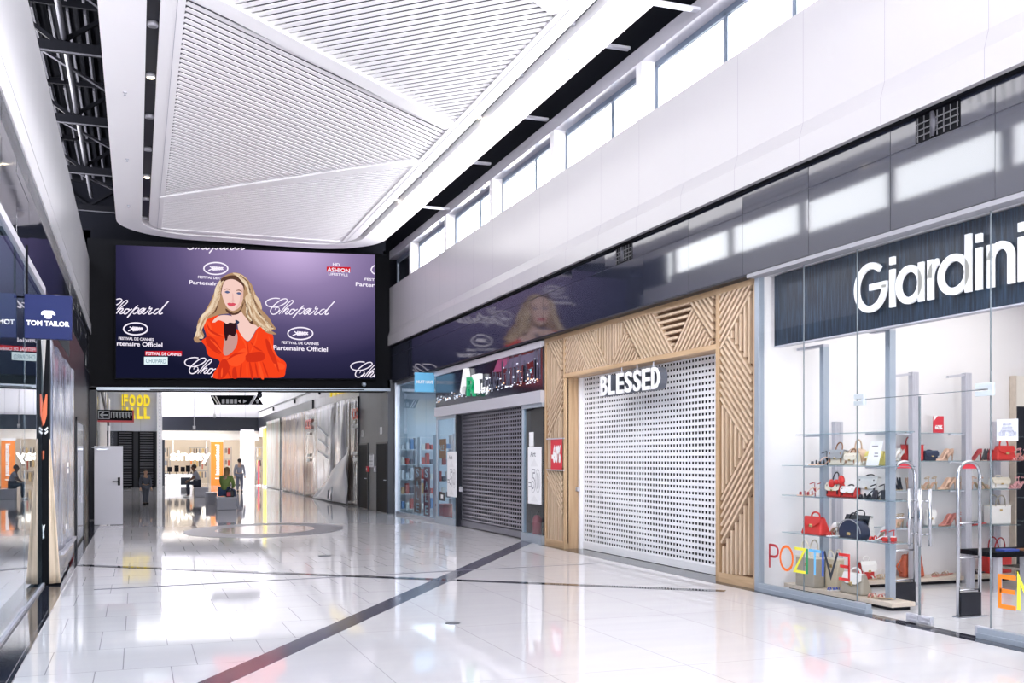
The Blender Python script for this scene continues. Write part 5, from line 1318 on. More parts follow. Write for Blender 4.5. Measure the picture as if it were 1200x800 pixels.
# ---- shoes
def sole_z(t, h): 
    if t < .35: return 0.0
    u = min(1, (t - .35) / .5); return h * (u * u * (3 - 2 * u))
HWD = [.006, .024, .034, .038, .036, .03, .025, .023, .025, .026, .014]
def stations(Lh, h): return [(-Lh / 2 + Lh * i / 10, HWD[i], sole_z(i / 10, h)) for i in range(11)]
def heel_part(t, Lh, h, mat, block):
    m = MB(); x = Lh * .42
    if block: m.rbox(x - .028, x + .022, -.026, .026, .002, h, .004)
    else: m.tube([(x, 0, h), (x + .008, 0, h * .6), (x + .006, 0, .0)], [.018, .008, .006], 8)
    m.build('heel', mat, t, not block, local=True)
def sole_part(t, Lh, h, mat, th=.008):
    m = MB(); st = stations(Lh, h)
    m.loft([[(x, -w, z), (x, w, z), (x, w, z + th), (x, -w, z + th)] for x, w, z in st], 0, True, True); m.build('sole', mat, t, local=True)
def pump(c, ci, pos, rz, label, h=.095, Lh=.235, k=1.0):
    t = thing('pump_shoe', label, 'shoe', pos, rz, 'shoes on the shop shelves'); A = L(c)
    secs = []
    for i, (x, w, z) in enumerate(stations(Lh, h)):
        tt = i / 10; top = .02 + .03 * tt if tt < .42 else .035 + .03 * (tt - .42) / .58
        z0 = z + .004
        if tt < .35: secs.append([(x, -w, z0), (x, -w * .95, z0 + top * .5), (x, -w * .6, z0 + top * .9), (x, 0, z0 + top), (x, w * .6, z0 + top * .9), (x, w * .95, z0 + top * .5), (x, w, z0)])
        else:
            f = .006; secs.append([(x, -w, z0), (x, -w, z0 + top), (x, -w + f, z0 + top), (x, 0, z0 + .012), (x, w - f, z0 + top), (x, w, z0 + top), (x, w, z0)])
    m = MB(); m.loft(secs); m.build('upper', A, t, True, local=True)
    sole_part(t, Lh, h, L(ci)); heel_part(t, Lh, h, A, False)
    t.scale = (k, k, k); return t
def sandal(c, cs_, pos, rz, label, h=.09, block=False, ankle=True, Lh=.23, k=1.0):
    t = thing('sandal', label, 'shoe', pos, rz, 'shoes on the shop shelves'); A = L(c)
    sole_part(t, Lh, h, L(cs_), .012)
    if h > .02: heel_part(t, Lh, h, A, block)
    st = stations(Lh, h)
    def band(i, hh, name, wd=.02):
        x, w, z = st[i]; m = MB()
        m.loft([[(x - wd / 2, -w * math.cos(a), z + .01 + hh * math.sin(a)), (x + wd / 2, -w * math.cos(a), z + .01 + hh * math.sin(a))] for a in [math.pi * q / 8 for q in range(9)]])
        o = m.build(name, A, t, True, local=True); s = o.modifiers.new('thick', 'SOLIDIFY'); s.thickness = .003
    band(2, .04, 'toe_strap', .028); band(4, .05, 'middle_strap', .016)
    if ankle:
        x, w, z = st[8]; m = MB(); m.tube([(x + .03 * math.cos(a), .03 * math.sin(a), z + .068 + .012 * math.cos(a)) for a in [2 * math.pi * q / 14 for q in range(15)]], .005, 6); m.tube([(x + .028, 0, z + .01), (x + .03, 0, z + .07)], .005, 6); m.build('ankle_strap', A, t, True, local=True)
    t.scale = (k, k, k); return t
def pair(fn, c, ci, posf, px, d0, z, rz, desc, step=9, **kw):
    fn(c, ci, posf(px, d0, z), rz + .12, desc + ', left one of pair', **kw)
    fn(c, ci, posf(px + step, d0 + .065, z), rz + .05, desc + ', right one of pair', **kw)
pair(sandal, 'black', 'nude', u1, 959, .06, S2, RW + .9, 'black strap heeled sandal on the upper window shelf', 9)
pair(sandal, 'white', 'cream', u1, 1010, .06, S2, RW + .5, 'black and white slingback beside the tilted white card', 4, h=.06, k=.8)
pair(sandal, 'darkred', 'nude', u1, 945, .05, S3, RW + .9, 'nude and dark red heeled sandal on the middle window shelf', 9)
pair(sandal, 'black', 'black', u1, 1016, .08, S3, RW + .5, 'black strappy heeled sandal in front of the white bag', 10, block=True)
sandal('black', 'tan', u1(1036, .2, S3), RW, 'single small black flat shoe at the end of the middle window shelf', .015, ankle=False, k=.8)
pair(pump, 'white', 'tan', u1, 973, .16, S4, RW, 'white pointed pump beside the red trapezoid handbag', 6)
pump('white', 'tan', u1(986, .25, S4), RW, 'white pump nearest to the rounded navy bag')
sandal('red', 'white', u1(976, .05, S4), RW, 'flat red and white sandal in front of the white pumps', .012, ankle=False)
pump('white', 'tan', u1(1031, .25, S4), RW, 'white pump standing behind the red block heel sandals')
pair(sandal, 'red', 'white', u1, 1028, .1, S4, RW + .3, 'red block heel sandal at the end of the lower window shelf', 10, h=.05, block=True)
pair(sandal, 'blue', 'white', u1, 976, .05, SP, RW, 'blue flat sandal on the window plinth', 7, h=.012, ankle=False, k=.8)
pump('white', 'cream', u1(985, .26, SP), RW, 'white low shoe behind the blue sandals', .03)
pair(sandal, 'rose', 'tan', u1, 1026, .08, SP, RW, 'brown red flat sandal at the front end of the window plinth', 11, h=.012, ankle=False)
pair(pump, 'white', 'tan', u2, 1047, .1, 1.6205, 0, 'white pointed pump left of the red tote on the side wall', 6)
pair(pump, 'nude', 'nude', u2, 1104, .1, 1.6205, 0, 'nude pump beside the small navy bag', 5)
pump('darkred', 'tan', u2(1142, .1, 1.6205), 0, 'dark red pump on the side wall upper shelf right of the post')
pump('black', 'nude', u2(1154, .1, 1.6205), .6, 'black pump with nude lining on the side wall upper shelf')
pair(sandal, 'pink', 'rose', u2, 1190, .08, 1.6205, 0, 'pink heeled sandal right of the red flap bag', 8)
pair(pump, 'black', 'tan', u2, 1048, .1, 1.2405, .9, 'black open heel behind the first steel antenna arch', 6)
pump('nude', 'nude', u2(1066, .1, 1.2405), 1.2, 'nude heel half hidden by the tall post on the middle shelf')
pair(sandal, 'tan', 'nude', u2, 1082, .1, 1.2405, 0, 'nude strappy sandal between the posts on the middle shelf', 8)
pair(pump, 'nude', 'tan', u2, 1106, .1, 1.2405, 0, 'pale nude pump between the posts on the middle shelf', 6)
sandal('tan', 'nude', u2(1127, .14, 1.2405), .9, 'nude sandal behind the second steel antenna arch')
pair(sandal, 'nude', 'tan', u2, 1146, .1, 1.2405, 3.1, 'nude sandal left of the small white flap bag', 8)
pair(sandal, 'pink', 'pink', u2, 1188, .1, 1.2405, 0, 'pink sandal right of the small white flap bag', 7)
pair(sandal, 'tan', 'nude', u2, 1048, .1, .7605, .3, 'nude sandal on the lower side wall shelf left of the posts', 5)
pump('darkred', 'tan', u2(1066, .18, .7605), .8, 'dark red heel behind the door handles on the lower shelf')
pair(pump, 'rose', 'brown', u2, 1107, .1, .7605, 0, 'rose brown pump on the lower side wall shelf', 6)
sandal('red', 'rose', u2(1127, .12, .7605), 1.1, 'red high sandal behind the second steel antenna arch')
pair(sandal, 'black', 'red', u2, 1142, .08, .7605, 0, 'black and red flat sandal left of the large white tote', 6, h=.012, ankle=False)
pair(sandal, 'white', 'tan', u2, 1026, .1, .1005, 0, 'white sandal low on the side wall plinth', 9, h=.05)
pair(sandal, 'leopard', 'rose', u2, 1098, .1, .1005, .2, 'brown patterned flat sandal on the side wall plinth', 12, h=.012, ankle=False)
pair(sandal, 'black', 'black', u2, 1134, .1, .1005, 0, 'black flat sandal on the side wall plinth behind the antenna arch', 12, h=.012, ankle=False)
for i, (z, c) in enumerate(((1.45, 'nude'), (1.12, 'pink'), (.8, 'tan'))):
    pair(pump, c, 'tan', lambda px, d, zz: (x0 + .12 + (px - 1190) * .015, Y2 + d, zz), 1190, .08, z + .001, 0, '%s pump on the %s shelf of the dark rack' % (c, ('upper', 'middle', 'lower')[i]), 12)
# ---- anti-theft antenna arches
def gate(pxl, pxr, yb, label):
    q = at_z((pxl + pxr) / 2, yb, 0); Yg = q.y; xl, xr = at_y(pxl, yb, Yg).x + .02, at_y(pxr, yb, Yg).x - .02
    zt = at_y(pxl, 541, Yg).z; r = (xr - xl) / 2; cx = (xl + xr) / 2
    t = thing('security_gate', label, 'security gate', (cx, Yg, 0))
    m = MB(); m.tube([(xl, Yg, .01), (xl, Yg, zt - r)] + [(cx - r * math.cos(math.pi * k / 14), Yg, zt - r + r * math.sin(math.pi * k / 14)) for k in range(1, 14)] + [(xr, Yg, zt - r), (xr, Yg, .01)], .019, 12); m.build('arch_tube', CHROME, t, True)
    for z in (.285, .62, .98):
        m = MB(); m.tube([(xl, Yg, z), (xr, Yg, z)], .01, 8); m.build('rung', CHROME, t, True)
    m = MB(); m.rbox(xl + .012, xr - .012, Yg - .035, Yg + .035, .02, .26, .006); m.build('box', NAVY, t)
    m = MB(); m.box(xl - .03, xr + .06, Yg - .05, Yg + .05, .004, .015); m.build('foot_plate', ALU, t)
    m = MB(); pts = [(cx - (r - .02) * math.cos(math.pi * k / 10), Yg - .004, zt - r + (r - .02) * math.sin(math.pi * k / 10)) for k in range(1, 10)]; pts = [p for p in pts if p[2] > zt - r * .55]
    m.prism(pts, (0, .008, 0)); m.build('red_badge', RED, t)
gate(1045.5, 1073.5, 709, 'steel anti-theft arch inside the glass door, nearer the window shelving')
gate(1121, 1150, 723, 'steel anti-theft arch inside the glass door, nearer the black table')
# ---- black table
tz = at_y(1153, 646, 9.9).z
tb = thing('display_table', 'black topped display table with grey metal legs at the right picture edge', 'table', (10.9, 9.9, 0))
tx0 = at_y(1153, 650, 9.9).x; tx1 = tx0 + 1.5
m = MB(); m.rbox(tx0, tx1, 9.7, 10.3, tz - .06, tz, .006); m.build('table_top', BLACK, tb)
for x in (tx0 + .1, tx0 + .52, tx1 - .3):
    for y in (9.78, 10.22):
        m = MB(); m.box(x - .035, x + .035, y - .035, y + .035, .004, tz - .06); m.build('leg', ALUL, tb)
m = MB(); m.box(tx0 + .5, tx1 - .1, 9.8, 10.2, .25, .28); m.build('lower_shelf', PLINTH, tb)
m = MB(); m.rbox(tx0 + .18, tx0 + .42, 9.75, 9.9, tz, tz + .03, .006); tag(m.build('wallet', L('blue')), 'blue wallet lying on the black display table', 'wallet')
m = MB(); m.rbox(tx0 + .52, tx0 + .78, 9.76, 9.9, tz, tz + .025, .006); tag(m.build('wallet', L('brown')), 'brown wallet lying on the black display table', 'wallet')
# ================================================================== LEFT SIDE
XLG = -1.14
HYe = 14.6
m = MB(); m.box(-6, -5.9, Y0, 24, 0, 3.9); m.box(-6, XL - .02, 23.9, 24, 0, 3.9); m.box(-6, XL - .02, Y0, Y0 + .1, 0, 3.9); struct('wall_left_shop', m, M('dim_shop_wall', (.5, .55, .6), .7))
m = MB(); m.box(-6, XL - .02, Y0, 24, 3.9, 3.94); struct('ceiling_left_shop', m, WHITE)
m = MB(); m.box(-6, XL - .05, Y0, 24, -.002, .004); struct('floor_left_shop', m, M('dim_shop_floor', (.5, .48, .46), .2))
e = bpy.data.objects.new('window_40', None); C.objects.link(e); e.location = (XLG, 6, 0); e['kind'] = 'structure'
m = MB(); m.box(XLG - .03, XLG + .02, Y0, HYe, .003, .035); m.box(XLG - .05, XLG + .03, Y0, HYe, 3.78, 3.87); m.build('track', ALUL, e)
ys_l = [Y0, -4.4, -.8, 2.8, 5.37, 7.6, 9.9, 12.2, HYe]
for a, b in zip(ys_l, ys_l[1:]):
    m = MB(); m.box(XLG - .006, XLG + .006, a + .003, b - .003, .05, 3.78); m.build('pane', MIRGLASS, e)
m = MB()
for a in ys_l[1:-1]: m.box(XLG - .008, XLG + .008, a - .003, a + .003, .05, 3.78)
m.build('glass_joint', GLASSEDGE, e)
# rooms' worth of stock behind the glass: two garment rails
# blade sign
yt = 11.8
a, b = at_y(29, 396.5, yt), at_y(84.5, 347.5, yt)
ts = thing('blade_sign', 'navy TOM TAILOR sign projecting from the left glass shopfront', 'sign', ((a.x + b.x) / 2, yt, a.z))
m = MB(); m.rbox(a.x, b.x, yt - .04, yt + .04, a.z, b.z, .006); m.build('box', M('navy_sign_face', (.010, .017, .085), .6, spec=.2), ts)
m = MB(); text(m, 'TOM TAILOR', (a.x + .018, yt - .044, a.z + .135), XR, UP, YF, b.x - a.x - .04, .054, .003, bold=.035); m.build('lettering', LETP, ts)
cx_, cz_ = (a.x + b.x) / 2, a.z + .235
m = MB(); pr = [(-.07, .02), (-.062, .05), (-.04, .062), (.04, .062), (.062, .05), (.07, .02), (.06, .012), (.042, .022), (.034, .02), (.034, -.01), (.02, -.022), (-.02, -.022), (-.034, -.01), (-.034, .02), (-.042, .022), (-.06, .012)]
m.prism([(cx_ + x, yt - .044, cz_ + z) for x, z in pr], (0, .003, 0)); m.build('emblem', LETP, ts)
m = MB(); m.tube([(a.x + .02, yt, b.z - .01), (a.x + .02, yt, 3.88)], .012, 8); m.tube([(a.x + .02, yt, b.z - .03), (XL, yt, b.z - .03)], .01, 6); m.build('bracket', BLACK, ts)
# wrapped hoarding
def streaks(name, cols, sc=(1, 2.5, .35), rough=.25, bump=.25):
    mt = bpy.data.materials.new(name); n, l = nodes(mt); b = n['Principled BSDF']; b.inputs['Roughness'].default_value = rough
    t = n.new('ShaderNodeTexCoord'); mp = n.new('ShaderNodeMapping'); mp.inputs['Scale'].default_value = sc
    x = n.new('ShaderNodeTexNoise'); x.inputs['Scale'].default_value = 1.2; x.inputs['Detail'].default_value = 7; x.inputs['Distortion'].default_value = .8
    r = n.new('ShaderNodeValToRGB'); k = len(cols); r.color_ramp.elements[0].position = .3; r.color_ramp.elements[0].color = (*cols[0], 1); r.color_ramp.elements[1].position = .7; r.color_ramp.elements[1].color = (*cols[-1], 1)
    for i in range(1, k - 1): e = r.color_ramp.elements.new(.3 + .4 * i / (k - 1)); e.color = (*cols[i], 1)
    bp = n.new('ShaderNodeBump'); bp.inputs['Strength'].default_value = bump; bp.inputs['Distance'].default_value = .05
    l.new(t.outputs['Object'], mp.inputs[0]); l.new(mp.outputs[0], x.inputs['Vector']); l.new(x.outputs['Fac'], r.inputs[0]); l.new(r.outputs[0], b.inputs['Base Color']); l.new(x.outputs['Fac'], bp.inputs['Height']); l.new(bp.outputs[0], b.inputs['Normal']); return mt
def sheet(name, p00, p10, p11, p01, mat, parent, amp=.03, nu=26, nv=14, nrm=(1, 0, 0), freq=9.0):
    p00, p10, p11, p01 = map(Vector, (p00, p10, p11, p01)); N = Vector(nrm); secs = []
    for i in range(nu + 1):
        u = i / nu; row = []
        for j in range(nv + 1):
            v = j / nv; p = (p00 * (1 - u) + p10 * u) * (1 - v) + (p01 * (1 - u) + p11 * u) * v
            row.append(p + N * amp * (math.sin(u * freq * 2 + v * 2.2) * .5 + math.sin(u * freq * 4.1 - v * 3 + 1) * .3 + math.sin(v * 9 + u * 5) * .25))
        secs.append(row)
    m = MB(); m.loft(secs); o = m.build(name, mat, parent, True); s = o.modifiers.new('thick', 'SOLIDIFY'); s.thickness = .004; return o
hb = thing('hoarding', 'dark hoarding wrapped in shiny white film on the left, under the navy sign', 'hoarding', (-1.03, 16.6, 0))
m = MB(); m.box(-1.13, -1.06, HYe + .02, 18.7, .02, 3.35); m.build('board', NAVY, hb)
m = MB(); m.box(-1.155, -1.07, HYe - .01, HYe + .02, .02, 3.3); m.build('end_board', BLACK, hb)
def eb(pts, mat, name): m = MB(); m.prism([(at_y(x, y, HYe - .012).x, HYe - .016, at_y(x, y, HYe - .012).z) for x, y in pts], (0, .004, 0)); m.build(name, mat, hb)
eb([(48.5, 393), (54.5, 393), (48.5, 488)], M('grey_print', (.45, .42, .4), .5), 'grey_wedge_print')
eb([(48.5, 488), (53.6, 462), (55.5, 462), (55.0, 486), (52, 497), (48.5, 501)], M('orange_red_print', (.75, .13, .04), .5), 'orange_print')
eb([(48.5, 528), (52, 528), (51.5, 538), (48.5, 539)], M('orange_red_print2', (.75, .13, .04), .5), 'orange_print')
for y in (503, 507): eb([(52, y), (55.8, y - 3), (56.4, y - 1), (53, y + 2)], LETP, 'white_print')
eb([(49.2, 618), (53, 614), (51.5, 623), (52, 630), (49.5, 632)], LETP, 'white_print')
FILM = streaks('plastic_film', [(.05, .06, .1), (.16, .19, .27), (.42, .45, .53), (.08, .1, .16)], (1, 2.0, .5), .18, .5)
sheet('film', (-1.04, HYe, .34), (-.985, 18.7, .34), (-1.0, 18.7, 3.12), (-1.06, HYe, 3.22), FILM, hb, .022)
sheet('film_edge', (-1.07, HYe - .02, .02), (-.93, HYe - .03, .03), (-1.055, HYe - .02, 1.9), (-1.07, HYe - .02, 1.9), streaks('tan_fabric', [(.45, .3, .18), (.75, .6, .45), (.6, .45, .3)], (6, 1, .4), .6), hb, .012, 10, 12, (0, -1, 0), 4)
sheet('film_edge', (-.95, HYe, .03), (-.99, 18.7, .06), (-.99, 18.7, .34), (-1.0, HYe, .34), M('dark_lower_film', (.06, .07, .1), .2), hb, .01)
m = MB(); m.box(-1.06, -.95, 15.6, 18.7, .30, .345); m.build('ledge', ALUL, hb)
for i, (px, py) in enumerate(((79.5, 544), (79.5, 551), (78, 616))):
    p = at_x(px, py, -.975); m = MB(); m.box(-.978, -.97, p.y - .14, p.y + .14, p.z - .04, p.z + .03); m.build('white_print', LETP, hb)
# darker shopfront beyond the hoarding
m = MB(); m.box(XL - .1, -1.06, 18.75, 24.0, 0, 3.9); struct('trim_90', m, NAVY)
m = MB(); m.box(-1.08, -1.0, 18.75, 18.82, 0, 3.0); struct('trim_91', m, M('red_edge', (.4, .04, .05), .4))
m = MB(); m.box(-1.08, -1.0, 18.83, 18.9, .3, 3.0); struct('trim_92', m, WHITE)
e = bpy.data.objects.new('door_5', None); C.objects.link(e); e.location = (-1.05, 22, 0); e['kind'] = 'structure'
m = MB(); m.box(-1.055, -1.045, 20.6, 23.4, .05, 2.35); m.build('leaf', M('grey_glazed_leaf', (.32, .36, .42), .08), e)
m = MB(); m.tube([(-1.0, 21.4, .8), (-1.0, 21.4, 1.5)], .02, 8); m.box(-1.05, -1.0, 21.38, 21.42, .9, .93); m.box(-1.05, -1.0, 21.38, 21.42, 1.38, 1.41); m.build('handle', ALUL, e)
m = MB(); m.box(-1.07, -1.03, 20.5, 20.6, 0, 2.4); m.box(-1.07, -1.03, 23.4, 23.5, 0, 2.4); m.box(-1.07, -1.03, 20.5, 23.5, 2.35, 2.42); m.build('door_frame', NAVY, e)
# open grey service door
yd = at_z(127, 615, 0).y
a, b = at_y(110.5, 615, yd), at_y(144, 522.5, yd)
e = bpy.data.objects.new('door_6', None); C.objects.link(e); e.location = (a.x, yd, 0); e['kind'] = 'structure'
m = MB(); m.rbox(a.x, b.x, yd - .025, yd + .025, .01, b.z, .004); m.build('leaf', M('grey_door_paint', (.58, .58, .64), .4), e)
m = MB(); hx = b.x - .09; m.rbox(hx - .03, hx + .03, yd - .035, yd - .025, .98, 1.18, .004); m.tube([(hx, yd - .03, 1.08), (hx, yd - .08, 1.08), (hx - .15, yd - .08, 1.08)], .013, 8); m.build('handle', BLACK, e)
m = MB(); m.box(a.x + .06, a.x + .3, yd - .06, yd - .025, b.z - .1, b.z - .05); m.bar((a.x + .28, yd - .07, b.z - .06), (a.x - .05, yd - .2, b.z - .04), .03, .015); m.build('door_closer', ALU, e)
m = MB(); m.box(a.x - .02, a.x, yd - .03, yd + .03, .3, .4); m.box(a.x - .02, a.x, yd - .03, yd + .03, 1.6, 1.7); m.build('hinge', BLACK, e)

# ================================================================== FOOD HALL AND FAR SHOPS
XR_ = 7.1
m = MB(); m.box(-1.6, 7.6, YB + .9, 72, 8.0, 8.1); struct('ceiling_far', m, CEILW)
m = MB(); m.box(-1.6, XL, YB + .8, 62, 0, 8); struct('wall_left_far', m, M('far_glass_front', (.30, .34, .4), .04, spec=1.0))
for k, (ya, yb, c) in enumerate(((33.5, 35, NAVY), (37.5, 46, WHITE), (50, 52, WHITE))):
    m = MB(); m.box(XL - .01, XL + .03, ya, yb, 0, 4.4); struct('trim_%d' % (100 + k), m, c)
m = MB(); m.bar((XL + .06, 34, 4.4), (XL + .06, 48, 3.2), .08, .25); struct('trim_104', m, NAVY)
GREYW = seam_mat('grey_hall_wall', (.55, .56, .62), (.42, .43, .48), 1.0, .2, .5, .03, 'X')
m = MB(); m.box(XL, 1.1, 62, 62.3, 3.2, 8); struct('wall_food_hall', m, GREYW)
fx = lambda px, Y: at_y(px, 537, Y).x
m = MB(); m.box(XL - .1, 1.1, 62.1, 62.4, 0, 3.25); struct('trim_105', m, NAVY)
for k, (pa, pb) in enumerate(((139.5, 154.5), (164, 179.5))):
    t = thing('louvred_shutter', ('black louvred shutter under the yellow letters, left one', 'black louvred shutter under the yellow letters, right one')[k], 'shutter', (fx((pa + pb) / 2, 62), 62, 0))
    m = MB(); m.box(fx(pa - 2, 62), fx(pb + 2, 62), 62.02, 62.1, 0, 3.2); m.build('frame', BLACK, t)
    m = MB()
    for i in range(22): m.prism([(fx(pa, 62), 61.99, .12 + i * .14), (fx(pb, 62), 61.99, .12 + i * .14), (fx(pb, 62), 62.02, .19 + i * .14), (fx(pa, 62), 62.02, .19 + i * .14)], (0, .01, -.01))
    m.build('slats', PIPE, t)
fs = thing('wall_lettering', 'yellow FOOD HALL letters on the grey far wall', 'sign', (0, 62, 3.9))
for s, ya, yb in (('FOOD', 476, 462.3), ('HALL', 490.8, 477.2)):
    x0_, x1_ = fx(142.3, 61.9), fx(176.6, 61.9); z0_, z1_ = at_y(160, ya, 61.9).z, at_y(160, yb, 61.9).z; w = (x1_ - x0_) / 4
    for i, ch in enumerate(s):
        m = MB(); text(m, ch, (x0_ + i * w + .02, 61.9, z0_), XR, UP, YF, w * .86, z1_ - z0_, .09, bold=.06); m.build('letter', YEL, fs)
m = MB(); m.box(fx(184.3, 61.6), fx(190, 61.6), 61.4, 62.4, 0, 8); struct('column_middle', m, WHITE)
m = MB()
for i in range(40): m.box(fx(186.4, 61.4), fx(188, 61.4), 61.39, 61.41, .2 + i * .19, .28 + i * .19)
struct('trim_106', m, ALU)
# end wall
m = MB(); m.box(1.3, 7.6, 65, 65.2, 4.17, 8); struct('wall_far_end', m, FARX)
m = MB(); m.box(1.3, 7.1, 64.7, 65.2, 3.34, 4.17); struct('trim_107', m, NAVY)
m = MB(); m.box(1.3, 7.1, 64.95, 65.2, 2.78, 3.34); struct('trim_108', m, CREAM)
m = MB(); m.box(fx(283, 64), fx(298, 64), 64, 65.2, 0, 3.4); struct('column_right', m, WHITE)
m = MB(); m.box(1.3, 13, 70, 70.2, 0, 3.4); m.box(1.2, 1.3, 65, 70, 0, 3.4); m.box(13, 13.1, 64.9, 70.2, 0, 3.5); m.box(7.5, 13.1, 64.9, 65.1, 0, 3.5); struct('wall_far_shop', m, CREAM)
m = MB(); m.box(1.2, 13, 65, 70.2, 3.4, 3.5); struct('ceiling_far_shop', m, CREAM)
m = MB(); m.box(fx(261.5, 65), fx(283, 65), 64.9, 65.0, 0, .06); m.box(fx(190, 65), fx(193, 65), 64.95, 65.1, 0, 2.8); struct('trim_109', m, NAVY)
# right wall of the far hall
m = MB(); m.box(XR_, 7.5, YB + .8, 66, 4.15, 8.0); m.box(XR_ + .02, 7.5, EY1, 66, 3.0, 4.15); struct('wall_right_far', m, FARW)
m = MB(); m.box(XR_ - .06, XR_ + .1, 44, 66, 3.55, 4.15); struct('trim_110', m, NAVY)
m = MB(); m.box(XR_ - .05, XR_, 31, 66, 4.50, 4.56); struct('trim_111', m, NAVY)
for k, Yk in enumerate((36.5, 42, 49, 57)):
    t = thing('wall_sensor', 'small dark fixture hanging from the ledge on the far right wall, %s from the camera' % ordn[k], 'sensor', (XR_ - .1, Yk, 4.3), group='fixtures under the far ledge'); m = MB(); m.box(XR_ - .12, XR_ - .04, Yk - .06, Yk + .06, 4.26, 4.46); m.build('body', NAVY, t); m = MB(); m.tube([(XR_ - .08, Yk, 4.45), (XR_ - .08, Yk, 4.52)], .02, 6); m.build('stem', ALU, t)
# hoarding with printed panels
XH = 7.0
SEG = [(312.5, 328, [(.30, .36, .26), (.5, .52, .46), (.42, .3, .26)], 'pale green grey printed hoarding sheet at the far end of the right side'),
       (330, 357.5, [(.26, .17, .11), (.46, .34, .25), (.22, .17, .17), (.4, .31, .24)], 'beige and brown printed hoarding sheet beside the pale green one'),
       (357.5, 372, [(.06, .04, .035), (.18, .11, .08), (.24, .16, .12)], 'dark brown hoarding sheet with red CCC letters in the middle of the right side'),
       (372, 385.5, [(.22, .22, .26), (.34, .33, .38), (.2, .18, .2)], 'grey printed hoarding sheet with thin diagonal lines'),
       (385.5, 408, [(.07, .07, .1), (.28, .27, .32), (.6, .6, .66), (.14, .11, .1)], 'crumpled silvery film hoarding sheet beside the dark brown one by the doors'),
       (408, 419, [(.035, .03, .03), (.1, .07, .06), (.2, .15, .11)], 'dark brown hoarding sheet with red letters next to the dark doors')]
for i, (pa, pb, cols, lab) in enumerate(SEG):
    ya, yb = at_x(pa, 560, XH).y, at_x(pb, 560, XH).y
    t = thing('hoarding_sheet', lab, 'hoarding', (XH, (ya + yb) / 2, 0))
    mt = streaks('printed_sheet_%d' % i, cols, (1, 1.6 if i != 4 else 1.2, .3), .22, .35)
    zt = 3.75
    sheet('sheet', (XH, ya, .03), (XH, yb, .03), (XH, yb, zt), (XH, ya, zt), mt, t, .02 if i != 4 else .06, 24, 18, (-1, 0, 0), 5)
    m = MB(); m.box(XH + .03, XH + .09, yb + .02, ya - .02, 0, zt); m.build('backing', NAVY, t)
    if i in (2, 5):
        c0, c1 = ((357.8, 365), (413, 419))[i == 5]; zz = ((503.5, 491), (492, 478))[i == 5]
        q0, q1 = at_x(c0, zz[0], XH - .06), at_x(c1, zz[0], XH - .06); h = at_x((c0 + c1) / 2, zz[1], XH - .06).z - q0.z
        m = MB(); text(m, ('CCC', 'CC')[i == 5], (XH - .06, q0.y, q0.z), YF, UP, XF, q0.y - q1.y, h, .02, bold=.04); m.build('lettering', M('red_brand_%d' % i, (.7, .06, .04), .4), t)
        for py in ((508, 533, 539), (499, 531, 538))[i == 5]:
            q = at_x((c0 + c1) / 2, py, XH - .06); m = MB(); m.box(XH - .066, XH - .06, q.y - .35, q.y + .35, q.z - .06, q.z + .06); m.build('white_print', LETP, t)
    if i == 3:
        for k in range(3):
            q0, q1 = at_x(373, 500 + 14 * k, XH - .05), at_x(384, 511 + 13 * k, XH - .05); m = MB(); m.bar(q0, q1, .02, .06, (1, 0, 0)); m.build('line_print', ALU, t)
t = thing('film_flap', 'loose white triangular flap of film hanging over the crumpled hoarding sheet', 'film', (XH - .1, 37, 0))
q = [at_x(367, 583, XH - .12), at_x(406, 590, XH - .12), at_x(407, 528, XH - .12)]
secs = []
for i in range(13):
    u = i / 12; a_ = q[0] * (1 - u) + q[2] * u; b_ = q[0] * (1 - u) + q[1] * u
    a_.z = max(a_.z, .02); b_.z = max(.015, b_.z)
    secs.append([a_ * (1 - v / 6) + b_ * (v / 6) + Vector((-.04 * math.sin(v * 1.3 + i), 0, 0)) for v in range(7)])
m = MB(); m.loft(secs); o = m.build('sheet', M('white_film', (.8, .8, .84), .3), t, True); s = o.modifiers.new('thick', 'SOLIDIFY'); s.thickness = .004
m = MB(); m.tube([at_x(385, 574, XH - .2), at_x(384, 584, XH - .22), at_x(388, 586, XH - .2), at_x(389, 570, XH - .2)], .03, 6); m.build('tape', ALU, t, True)
ya = at_x(310, 560, XH).y
t = thing('yellow_pillar', 'slim yellow pillar at the far end of the printed hoarding', 'pillar', (XH, ya, 0)); m = MB(); m.box(XH - .05, XH + .1, at_x(312, 560, XH).y, at_x(309, 560, XH).y, .12, 3.4); m.build('shaft', M('yellow_paint', (.85, .72, .12), .4), t)
m = MB(); m.box(XH - .06, XH + .1, at_x(312.2, 560, XH).y, at_x(308.6, 560, XH).y, 0, .12); m.build('foot', WHITE, t)
q0, q1 = at_x(386, 472.5, XH), at_x(430, 462, XH); h = .42
t = thing('wall_lettering', 'yellow letters on the wall above the crumpled hoarding film', 'sign', (XH, q0.y, q0.z)); m = MB(); text(m, 'FOOD HALL', (XR_ - .03, q0.y, 4.02), YF, UP, XF, q0.y - 33.5, h, .06, bold=.05); m.build('lettering', YEL, t)
